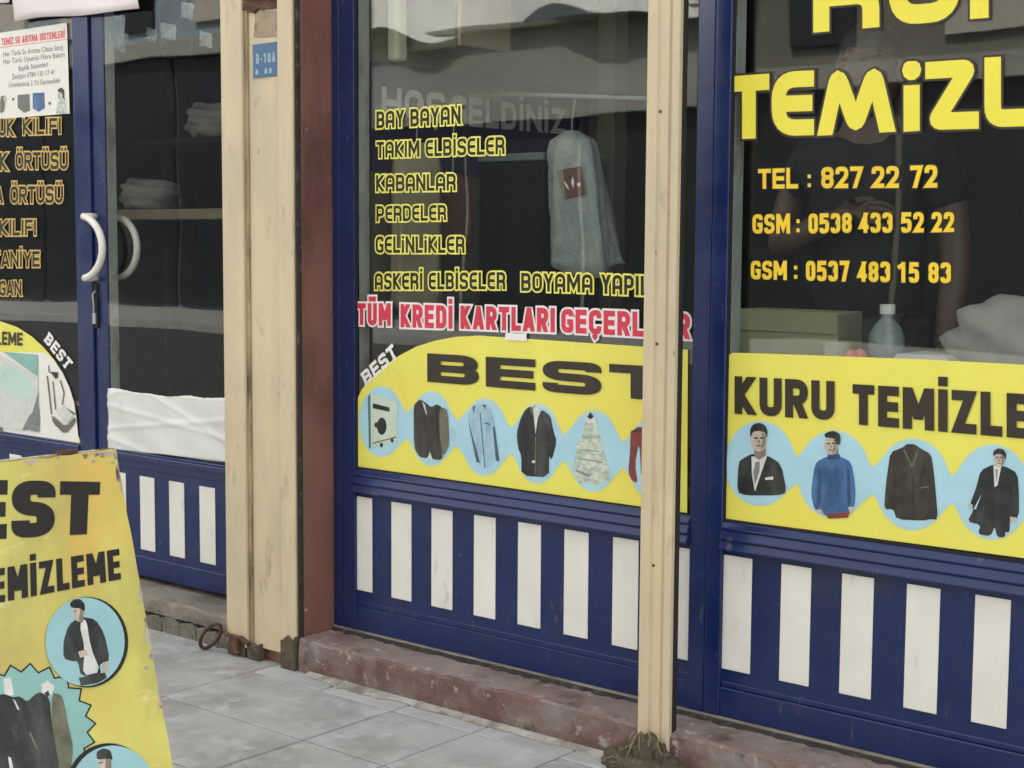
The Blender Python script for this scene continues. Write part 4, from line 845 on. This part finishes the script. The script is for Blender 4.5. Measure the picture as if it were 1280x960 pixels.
picture('suit_picture', P_B, [('black_v', star), ('teal_p', sin_), ('shirt_p', crop(A4, [(20, 150), (70, 140), (90, 260), (30, 280)])), ('shirt_p', crop(A4, wobble([(270, 190), (320, 165), (360, 200), (350, 250), (310, 290), (275, 250)], 6))), ('ink', crop(A4, [(-120, 330), (-40, 270), (20, 252), (60, 265), (85, 275), (130, 268), (178, 306), (235, 252), (268, 240), (330, 280), (342, 450), (405, 800), (400, 1000), (-120, 1000)])), ('inkgrey', crop(A4, [(342, 245), (405, 255), (430, 330), (455, 470), (488, 610), (465, 800), (405, 800), (340, 450)])), ('shirt_p', crop(A4, [(82, 285), (100, 300), (128, 360), (112, 355)])), ('ink', crop(A4, [(290, 250), (312, 270), (330, 262), (318, 230)])), ('inkgrey', crop(A4, line((195, 510), (245, 625), 10))), ('shirt_p', crop(A4, [(50, 670), (70, 680), (85, 747), (60, 747)]))], front, .0012, 'dark suits in teal zigzag burst')
picture('man_picture', P_B, [('black_v', crop(D4, ell(261, 583, 122, 136))), ('aqua_p', crop(D4, ell(253, 582, 119, 133))), ('ink', crop(D4, [(188, 632), (188, 580), (204, 530), (238, 506), (285, 514), (312, 560), (328, 636), (306, 646), (296, 652), (302, 680), (240, 686), (232, 640), (214, 640)])), ('shirt_p', crop(D4, [(236, 530), (256, 510), (270, 600), (300, 672), (246, 684), (252, 600)])), ('skin_p', crop(D4, [(232, 612), (256, 604), (262, 622), (238, 630)])), ('skin_p', crop(D4, [(306, 644), (324, 640), (320, 684), (308, 676)])), ('skin_p', crop(D4, [(214, 476), (248, 474), (250, 500), (244, 524), (226, 520), (216, 500)])), ('skin_d', crop(D4, [(238, 480), (250, 480), (246, 524), (234, 520)])), ('ink', crop(D4, [(206, 468), (218, 455), (238, 453), (252, 468), (252, 492), (240, 482), (212, 480)])), ('ink', crop(D4, line((218, 490), (228, 489), 3))), ('ink', crop(D4, [(234, 690), (312, 674), (318, 690), (290, 706), (240, 714)]))], front, .0024, 'man in black leather jacket in pale blue circle')
picture('man_picture', P_B, [('black_v', ell(135, 984, 53, 55)), ('aqua_p', ell(140, 987, 53, 55)), ('skin_p', [(121, 948), (136, 946), (138, 962), (132, 972), (122, 966)]), ('skin_d', [(131, 948), (138, 948), (138, 964), (130, 972)]), ('ink', [(119, 940), (128, 935), (137, 938), (140, 950), (134, 948), (120, 950)]), ('ink', [(105, 1020), (112, 980), (126, 970), (150, 978), (160, 1020)]), ('ink', line((122, 954), (127, 953), 1.5))], front, .0032, 'dark haired man in pale blue circle at the bottom')

# ================================================================== inside the shop
# welcome banner on the side wall, seen through the middle window
P_W = Plane((-2.993, 0, 0), (0, 1, 0), (0, 0, 1), (1, 0, 0))
bm = bmesh.new(); q = [P_W.px(*p) for p in ((440, 215), (735, 222), (735, 108), (440, 80))]
box(bm, -2.9995, -2.9935, q[0][0] + .01, q[1][0], 1.36, 1.655)
ban = tag(link('welcome_banner', bm, M['banner']), 'navy welcome banner with grey letters HOŞ GELDİNİZ hanging inside', 'banner')
bm = bmesh.new(); put_text(bm, P_W, 'HOŞ', [(477, 146), (556, 155), (556, 117), (477, 108)], t=.22, gap=.14, mi=(0,), h=.0008); put_text(bm, P_W, 'GELDİNİZ', [(562, 156), (706, 168), (706, 137), (562, 118)], t=.22, gap=.14, mi=(0,), h=.0008)
link('lettering', bm, [M['banner_t']], ban)
ac = empty('wall_cabinet', (-2.9, .32, 1.69), 'beige wall cabinet above the navy banner inside the middle window', 'cabinet')
boxes('cabinet_body', [(-2.998, -2.80, .20, .42, 1.69, 2.05)], M['inside_olive'], ac, .006)
boxes('cabinet_door', [(-2.7995, -2.788, .205, .415, 1.695, 2.045)], M['coat'], ac, .003)
pp = boxes('wall_pipe', [(-2.998, -2.955, .135, .178, 1.66, 2.40)], M['cup'], bevel=.01); tag(pp, 'pale vertical pipe casing above the left end of the navy banner', 'pipe')
# hanging clothes
rail = bmesh.new(); tube(rail, [(-2.99, .46, 1.60), (-2.30, .46, 1.545)], .006, 8); tube(rail, [(-2.31, .46, 1.545), (-2.31, .46, 2.45)], .008, 8)
tag(link('clothes_rail', rail, M['greybin'], smooth=True), 'thin metal clothes rail behind the middle window', 'rail')
def garment(cx, y, ztop, zbot, wt, wb, dep, m, name, label, group, tilt=0.0, sw=0.0, hook=True, wav=1.0):
    bm = bmesh.new(); rings = []; rn = random.Random(int(cx * 1000) % 97)
    for k in range(15):
        t = k / 14; z = ztop + (zbot - ztop) * t
        w_ = (.25 + .75 * min(1, t / .09) ** .6) * (wt + (wb - wt) * t); dd = dep * (.45 + .55 * min(1, t / .15))
        ring = []
        for j in range(28):
            a = 2 * math.pi * j / 28; f = 1 + wav * .10 * math.sin(5 * a + cx * 20 + 2 * t) * t + wav * .05 * math.sin(9 * a + 5 * t) + rn.uniform(-.012, .012)
            xx = w_ / 2 * math.copysign(abs(math.cos(a)) ** .7, math.cos(a)) * f; yy = dd / 2 * math.copysign(abs(math.sin(a)) ** .8, math.sin(a)) * f
            ring.append(bm.verts.new((cx + xx * math.cos(tilt) - yy * math.sin(tilt) + sw * t, y + xx * math.sin(tilt) + yy * math.cos(tilt), z + (.02 * math.sin(2 * a + 1) if k == 14 else 0))))
        rings.append(ring)
    for A, B in zip(rings, rings[1:]):
        for j in range(28): bm.faces.new((A[j], B[j], B[(j + 1) % 28], A[(j + 1) % 28]))
    bm.faces.new(rings[0]); bm.faces.new(rings[-1][::-1])
    o = tag(link(name, bm, m, smooth=True), label, 'garment', group)
    if hook:
        h = bmesh.new(); zz = 1.545
        tube(h, [(cx, y, ztop - .005), (cx, y, (zz + ztop) / 2), (cx + .01, y, zz + .018), (cx - .008, y, zz + .022)], .0025, 6); link('hanger_hook', h, M['greybin'], o)
    return o
GG = 'clothes hanging behind the middle window'
garment(-2.915, .17, 1.44, .98, .13, .14, .08, M['coat'], 'hanging_coat', 'beige coat hanging behind the yellow outlined list', GG, .9)
garment(-2.90, .30, 1.36, 1.16, .10, .13, .06, M['maroon'], 'hanging_shirt', 'maroon shirt hanging behind the yellow outlined list', GG, 1.0)
bag = garment(-2.605, .46, 1.475, 1.095, .135, .185, .09, M['bag'], 'garment_bag', 'pale plastic garment bag with brown red square hanging in the window', GG, .25, .05, True, 1.9)
P_BAG = Plane((-2.6, .408, 0), (math.cos(.25), math.sin(.25), 0), (0, 0, 1), (math.sin(.25), -math.cos(.25), 0))
C6 = (640, 140, 220 / 1056)
bm = bmesh.new(); keys = ['bag_logo', 'coat', 'white_v']
for k, (mi, pts) in enumerate(((1, [(265, 352), (310, 345), (330, 520), (310, 528)]), (0, [(305, 345), (415, 325), (438, 495), (322, 525)]), (2, [(310, 410), (335, 440), (345, 470), (325, 450)]), (2, [(365, 385), (375, 420), (368, 460), (355, 420)]), (2, ell(402, 435, 10, 12, 10)))):
    add_poly(bm, P_BAG, [P_BAG.px(*p) for p in crop(C6, pts)], .0005 + k * .0002, mi)
link('bag_print', bm, [M[k] for k in keys], bag)
scr = empty('dark_cabinet', (-2.80, .75, .11), 'tall black cabinet standing behind the garment bag inside', 'cabinet')
boxes('cabinet_body', [(-2.99, -2.755, .52, .8, .11, 1.40)], M['charcoal'], scr, .006); boxes('cabinet_top', [(-2.995, -2.745, .51, .81, 1.402, 1.425)], M['greybin'], scr, .004)
boxes('cabinet_door', [(-2.985, -2.76, .512, .519, .16, 1.385)], M['charcoal'], scr, .004)
tag(boxes('wooden_column', [(-2.80, -2.735, .83, .90, .11, 2.45)], M['inside_olive'], bevel=.006), 'olive brown column between black cabinet and garment bag', 'column')

# counter behind the right window
ct = empty('shop_counter', (-1.1, .2, .11), 'dark shop counter behind the right window', 'counter')
boxes('counter_top', [(-1.80, .2, .07, .33, .855, .885)], M['counter'], ct, .004); boxes('counter_front', [(-1.78, .18, .10, .12, .11, .854)], M['counter'], ct, .003); boxes('counter_side', [(-1.78, -1.75, .1205, .31, .11, .854)], M['counter'], ct, .003)
cb = empty('cardboard_box', (-1.80, .25, .885), 'olive cardboard box standing at the left end of the counter', 'box')
boxes('box_body', [(-1.915, -1.645, .20, .32, .886, 1.018)], M['card'], cb, .003); boxes('box_flap', [(-1.915, -1.645, .196, .1995, .97, 1.018)], M['card'], cb, .001)
boxes('box_foot', [(-1.915, -1.80, .20, .32, .8, .8855)], M['counter'], cb, 0)
bm = bmesh.new(); lathe(bm, (-1.632, .17, .886), [(.026, 0), (.033, .062), (.034, .066), (.031, .066), (.026, .05)], 20); tag(link('paper_cup', bm, M['cup'], smooth=False), 'cream paper cup on the counter beside the olive box', 'cup')
bt = bmesh.new(); lathe(bt, (-1.525, .2, .886), [(.036, 0), (.040, .012), (.040, .07), (.037, .09), (.026, .112), (.014, .124), (.0135, .134)], 24)
bo = tag(link('plastic_bottle', bt, M['bottle'], smooth=True), 'grey blue plastic bottle with pale cap on the counter', 'bottle')
bm = bmesh.new(); lathe(bm, (-1.525, .2, 1.0202), [(.0165, 0), (.017, .018), (.015, .021)], 18); link('cap', bm, M['film'], bo)
bm = bmesh.new(); rn = random.Random(2)
for k in range(9):
    a = 2 * math.pi * k / 9; p = Vector((-1.56 + .014 * math.cos(a), .13 + .014 * math.sin(a), .905 + .012 * (k % 3)))
    for v in bmesh.ops.create_icosphere(bm, subdivisions=2, radius=.014)['verts']: v.co = Vector((v.co.x * 1.1, v.co.y * .6, v.co.z * 1.2)) + p
tube(bm, [(-1.56, .13, .886), (-1.558, .13, .91)], .006, 6)
tag(link('paper_flower', bm, M['flower'], smooth=True), 'pink red flower in front of the bottle on the counter', 'flower')
flat = bmesh.new()
for k in range(5): box(flat, -1.475 + .002 * k, -1.345 - .003 * k, .13, .26 + .002 * k, .927 + .0026 * k, .929 + .0026 * k)
tag(link('paper_stack', flat, M['film']), 'stack of white papers on the grey tub on counter', 'papers')
bm = bmesh.new(); lathe(bm, (-1.40, .195, .886), [(.045, 0), (.052, .034), (.058, .036), (.058, .0395)], 24); tag(link('grey_tub', bm, M['greybin'], smooth=False), 'grey plastic tub on the counter under white papers', 'tub')
bm = bmesh.new(); rn = random.Random(6)
for v in bmesh.ops.create_icosphere(bm, subdivisions=4, radius=1)['verts']:
    n = v.co.copy(); k = 1 + .10 * math.sin(6 * n.x + 2) * math.cos(5 * n.z) + .06 * math.sin(11 * n.z + 7 * n.x) + rn.uniform(-.015, .015)
    v.co = Vector((-1.215 + n.x * .175 * k, .215 + n.y * .075 * k, max(.886, .955 + n.z * .115 * k + .10 * max(0, n.x * .3))))
bm.normal_update()
tag(link('linen_bundle', bm, M['linen'], smooth=True), 'bulging pale grey linen bundle at the right end of the counter', 'laundry')
# shelf and laundry seen through the door glass
sh = empty('wall_shelf', (-4.65, .9, 1.15), 'brown shelf with folded laundry seen through the door glass', 'shelf')
boxes('shelf_board', [(-5.1, -4.2, .75, 1.05, 1.245, 1.285)], M['shelf_w'], sh, .004); boxes('shelf_bracket', [(-5.0, -4.97, .76, 1.05, 1.14, 1.2445), (-4.4, -4.37, .76, 1.05, 1.14, 1.2445)], M['charcoal'], sh, .003)
def lump(name, c, r, m, label, group=None):
    bm = bmesh.new(); rn = random.Random(int(c[0] * 100))
    for v in bmesh.ops.create_icosphere(bm, subdivisions=4, radius=1)['verts']:
        n = v.co.copy(); k = 1 + .12 * math.sin(5 * n.x + 3 * n.z + c[0]) + .07 * math.sin(12 * n.z + 5 * n.y) + rn.uniform(-.01, .01)
        v.co = Vector((c[0] + n.x * r[0] * k, c[1] + n.y * r[1] * k, max(c[2], c[2] + r[2] * .8 + n.z * r[2] * k)))
    return tag(link(name, bm, m, smooth=True), label, 'laundry', group)
lump('laundry_bundle', (-5.02, .86, 1.286), (.14, .11, .07), M['linen'], 'grey laundry bundle lying on the shelf behind the door glass')
lump('laundry_bundle', (-4.74, .98, 1.56), (.16, .11, .08), M['linen'], 'pale laundry bundle high up behind the door glass beside the pier')
tag(boxes('upper_shelf', [(-5.1, -4.2, .86, 1.14, 1.535, 1.558)], M['charcoal'], bevel=.003), 'dark upper shelf carrying a pale bundle behind the door', 'shelf')
tag(boxes('upper_shelf_post', [(-5.13, -5.105, 1.0, 1.14, .11, 2.44)], M['charcoal'], bevel=.003), 'dark shelf upright behind the door glass', 'upright')
GP = 'pale paper slips hanging behind the top of the door glass'
for k, (x, y, w_, h_, lab) in enumerate(((235, 12, 15, 20, 'topmost bluish paper slip hanging behind the door glass'), (211, 38, 19, 20, 'widest bluish paper slip left of the topmost one behind the door'), (190, 42, 12, 16, 'small grey paper slip leftmost behind the door glass'), (258, 48, 16, 18, 'bluish paper slip nearest the pier behind the door glass'), (146, 40, 22, 44, 'large grey paper slip beside the door stile'))):
    o = flat_paper('paper_slip', [(x - w_ / 2, y + h_ / 2), (x + w_ / 2, y + h_ / 2 + 3), (x + w_ / 2, y - h_ / 2 + 3), (x - w_ / 2, y - h_ / 2)], M['bag'], lab, .12 + .03 * k, .003, 5, 5, 'paper'); o['group'] = GP

# the shop keeper behind the counter
def skin_body(name, verts, edges, rads, m, parent, root=0, sub=2):
    me = bpy.data.meshes.new(name); base = wloc(parent) if parent else Vector((0, 0, 0))
    me.from_pydata([Vector(v) - base for v in verts], edges, []); me.materials.append(m)
    o = bpy.data.objects.new(name, me); COL.objects.link(o); o.parent = parent
    s = o.modifiers.new('skin', 'SKIN'); s.use_smooth_shade = True
    for i, d_ in enumerate(me.skin_vertices[0].data): d_.radius = rads[i] if isinstance(rads[i], tuple) else (rads[i], rads[i]); d_.use_root = (i == root)
    sb = o.modifiers.new('sub', 'SUBSURF'); sb.levels = sub; sb.render_levels = sub
    dg = bpy.context.evaluated_depsgraph_get(); nm = bpy.data.meshes.new_from_object(o.evaluated_get(dg))
    o.modifiers.clear(); o.data = nm
    for p in nm.polygons: p.use_smooth = True
    return o
px_, py_ = -1.735, .52
man = empty('person', (px_, py_, .11), 'person in dark short sleeved top standing behind the counter, one forearm across', 'person')
V = [(px_, py_, .98), (px_, py_, 1.12), (px_, py_, 1.27), (px_, py_, 1.39), (px_, py_ - .005, 1.47), (px_ + .01, py_ - .02, 1.53),          # 0-5 pelvis..neck
     (px_ - .16, py_, 1.375), (px_ - .225, py_ + .01, 1.28), (px_ - .235, py_ - .02, 1.16), (px_ - .13, py_ - .12, 1.19), (px_ - .01, py_ - .145, 1.235), # right arm
     (px_ + .16, py_, 1.375), (px_ + .20, py_ + .02, 1.25), (px_ + .215, py_ + .02, 1.12), (px_ + .215, py_ - .01, 1.0), (px_ + .21, py_ - .03, .90),
     (px_ - .09, py_, .93), (px_ - .095, py_ - .01, .55), (px_ - .10, py_ + .01, .17), (px_ - .10, py_ - .10, .135),
     (px_ + .09, py_, .93), (px_ + .095, py_ - .01, .55), (px_ + .10, py_ + .01, .17), (px_ + .10, py_ - .10, .135)]
Ed = [(0, 1), (1, 2), (2, 3), (3, 4), (4, 5), (3, 6), (6, 7), (7, 8), (8, 9), (9, 10), (3, 11), (11, 12), (12, 13), (13, 14), (14, 15), (0, 16), (16, 17), (17, 18), (18, 19), (0, 20), (20, 21), (21, 22), (22, 23)]
Rd = [(.11, .08), (.105, .075), (.12, .08), (.11, .075), .055, .052, .052, .042, .038, .033, .027, .052, .042, .038, .033, .027, .085, .065, .042, .035, .085, .065, .042, .035]
body = skin_body('body', V, Ed, Rd, M['skin'], man)
body.name = 'body'
# clothes: top and trousers as slightly larger shells over the same skeleton
top_v = [(px_, py_, .90), V[1], V[2], V[3], V[4], V[6], V[7], V[11], V[12]]
skin_body('shirt', top_v, [(0, 1), (1, 2), (2, 3), (3, 4), (3, 5), (5, 6), (3, 7), (7, 8)], [(.155, .115), (.15, .11), (.15, .11), (.125, .095), .062, .066, .056, .066, .056], M['charcoal'], man)
skin_body('trousers', [V[0], V[16], V[17], V[18], V[20], V[21], V[22]], [(0, 1), (1, 2), (2, 3), (0, 4), (4, 5), (5, 6)], [(.155, .112), .096, .075, .055, .096, .075, .055], M['counter'], man)
hc = Vector((px_ + .012, py_ - .05, 1.578))
bm = bmesh.new()
for v in bmesh.ops.create_icosphere(bm, subdivisions=4, radius=1)['verts']:
    n = v.co.copy(); r = Vector((.074, .092, .112))
    jaw = max(0, -n.z); k = 1 - .28 * jaw * jaw
    p = Vector((n.x * r.x * k, n.y * r.y * (1 - .1 * jaw), n.z * r.z))
    if n.y < -.5:                                   # the face looks towards the street
        p.y -= .016 * math.exp(-((n.x / .16) ** 2 + ((n.z + .12) / .2) ** 2))        # nose
        p.y += .010 * math.exp(-(((abs(n.x) - .36) / .16) ** 2 + ((n.z - .08) / .12) ** 2))   # eye sockets
        p.y -= .006 * math.exp(-((n.x / .28) ** 2 + ((n.z + .48) / .07) ** 2))       # lips
    v.co = hc + p
for sx in (-1, 1):
    for v in bmesh.ops.create_icosphere(bm, subdivisions=2, radius=1)['verts']: v.co = hc + Vector((sx * .076 + v.co.x * .010, .008 + v.co.y * .018, -.005 + v.co.z * .03))
head = link('head', bm, M['skin'], man, smooth=True)
bm = bmesh.new()
for v in bmesh.ops.create_icosphere(bm, subdivisions=4, radius=1)['verts']:
    n = v.co.copy(); q_ = min(1, max(0, (.15 - n.y) / .5)); lim = -.35 + .5 * q_ * q_ * (3 - 2 * q_)
    p = Vector((n.x * .081, n.y * .1 + .004, n.z * .121)) * (1 + .02 * math.sin(20 * n.x) * math.sin(17 * n.y)); p.z = max(p.z, lim * .115 + .02 * abs(n.x))
    if p.z < .05 and n.y < .1: p *= .93
    v.co = hc + p
link('hair', bm, M['hair'], head, smooth=True)
for sx in (-1, 1):
    bm = bmesh.new()
    for v in bmesh.ops.create_icosphere(bm, subdivisions=2, radius=.0085)['verts']: v.co = hc + Vector((sx * .027, -.0705, .010)) + v.co
    link('eye', bm, M['hair'], head, smooth=True)
def hand(wrist, dirv, palm_n, name='hand'):
    dirv = Vector(dirv).normalized(); pn = Vector(palm_n).normalized(); sd = dirv.cross(pn).normalized(); W = Vector(wrist)
    V_ = [W - dirv * .02, W + dirv * .035, W + dirv * .075]; E_ = [(0, 1), (1, 2)]; R_ = [(.026, .019), (.036, .015), (.034, .013)]
    for k, (o_, l_) in enumerate(((-.027, .060), (-.009, .072), (.009, .066), (.026, .052))):
        a = W + dirv * .078 + sd * o_; b_ = a + dirv * l_ * .5 - pn * .010; c_ = b_ + dirv * l_ * .4 - pn * .026
        i0 = len(V_); V_ += [a, b_, c_]; E_ += [(2, i0), (i0, i0 + 1), (i0 + 1, i0 + 2)]; R_ += [.0095, .0085, .007]
    a = W + dirv * .02 - sd * .03; b_ = a + dirv * .03 - sd * .022 - pn * .01; c_ = b_ + dirv * .03 - pn * .012
    i0 = len(V_); V_ += [a, b_, c_]; E_ += [(1, i0), (i0, i0 + 1), (i0 + 1, i0 + 2)]; R_ += [.013, .011, .009]
    skin_body(name, V_, E_, R_, M['skin'], man, 0, 2)
hand(V[10], (.98, -.1, .16), (0, -.7, .6)); hand(V[15], (-.05, -.12, -.98), (-1, -.1, 0))

# ================================================================== across the street (seen in the glass)
def far_building(x0, x1, h, m, label, zdark, nwin, tarp=0):
    b = empty('far_building', ((x0 + x1) / 2, -13.2, 0), label, 'building')
    boxes('wall', [(x0, x1, -19, -13.2, 0, h)], m, b, 0)
    boxes('roof', [(x0 - .15, x1 + .15, -19.1, -13.0, h + .002, h + .07)], M['wall_dim'], b, 0)
    n = max(2, int((x1 - x0) / 1.9))
    for i in range(n):                       # shaded glass shop fronts along the ground floor
        a, c = x0 + (x1 - x0) * i / n, x0 + (x1 - x0) * (i + 1) / n
        boxes('shop_front', [(a + .05, c - .05, -13.196, -13.13, .05, zdark)], M['dark_glass'], b, 0)
    boxes('fascia', [(x0, x1, -13.196, -12.95, zdark + .02, zdark + .30)], M['wall_grey'], b, 0)
    for i in range(nwin):
        cx = x0 + (x1 - x0) * (i + .5) / nwin; w_ = .42; z = zdark + .55
        while z + 1.1 < h:
            boxes('window', [(cx - w_, cx + w_, -13.196, -13.12, z, z + .9)], M['wall_pale'] if (i * 7 + int(z)) % 3 else M['dark_glass'], b, 0); z += 2.6
    if tarp:
        bm = bmesh.new(); rn = random.Random(5); g = []
        for i in range(61):
            col = []
            for j in range(13):
                u, v = i / 60, j / 12
                col.append(bm.verts.new((x0 - .6 + (x1 - x0 + 1.2) * u, -12.9 - 2.2 * v + .18 * math.sin(11 * u + 4 * v) * math.sin(6 * v + 3 * u) + rn.uniform(-.02, .02), h + .05 + tarp * v + (.12 * math.sin(13 * u) + .06 * math.sin(31 * u + 2)) * (1 - v))))
            g.append(col)
        for i in range(60):
            for j in range(12): bm.faces.new((g[i + 1][j], g[i][j], g[i][j + 1], g[i + 1][j + 1]))
        link('tarpaulin', bm, M['canvas'], b, smooth=True)
far_building(-16.4, -10.2, 4.0, M['wall_grey'], 'low grey building with a pale tarpaulin roof mirrored in the middle window', 2.75, 5, 3.0)
far_building(-9.8, 2.0, 8.4, M['wall_dim'], 'tall grey building across the street mirrored in the right window', 2.9, 6)
far_building(-44, -16.8, 6.5, M['wall_blue'], 'long bluish building across the street mirrored in the door glass', 4.1, 14)
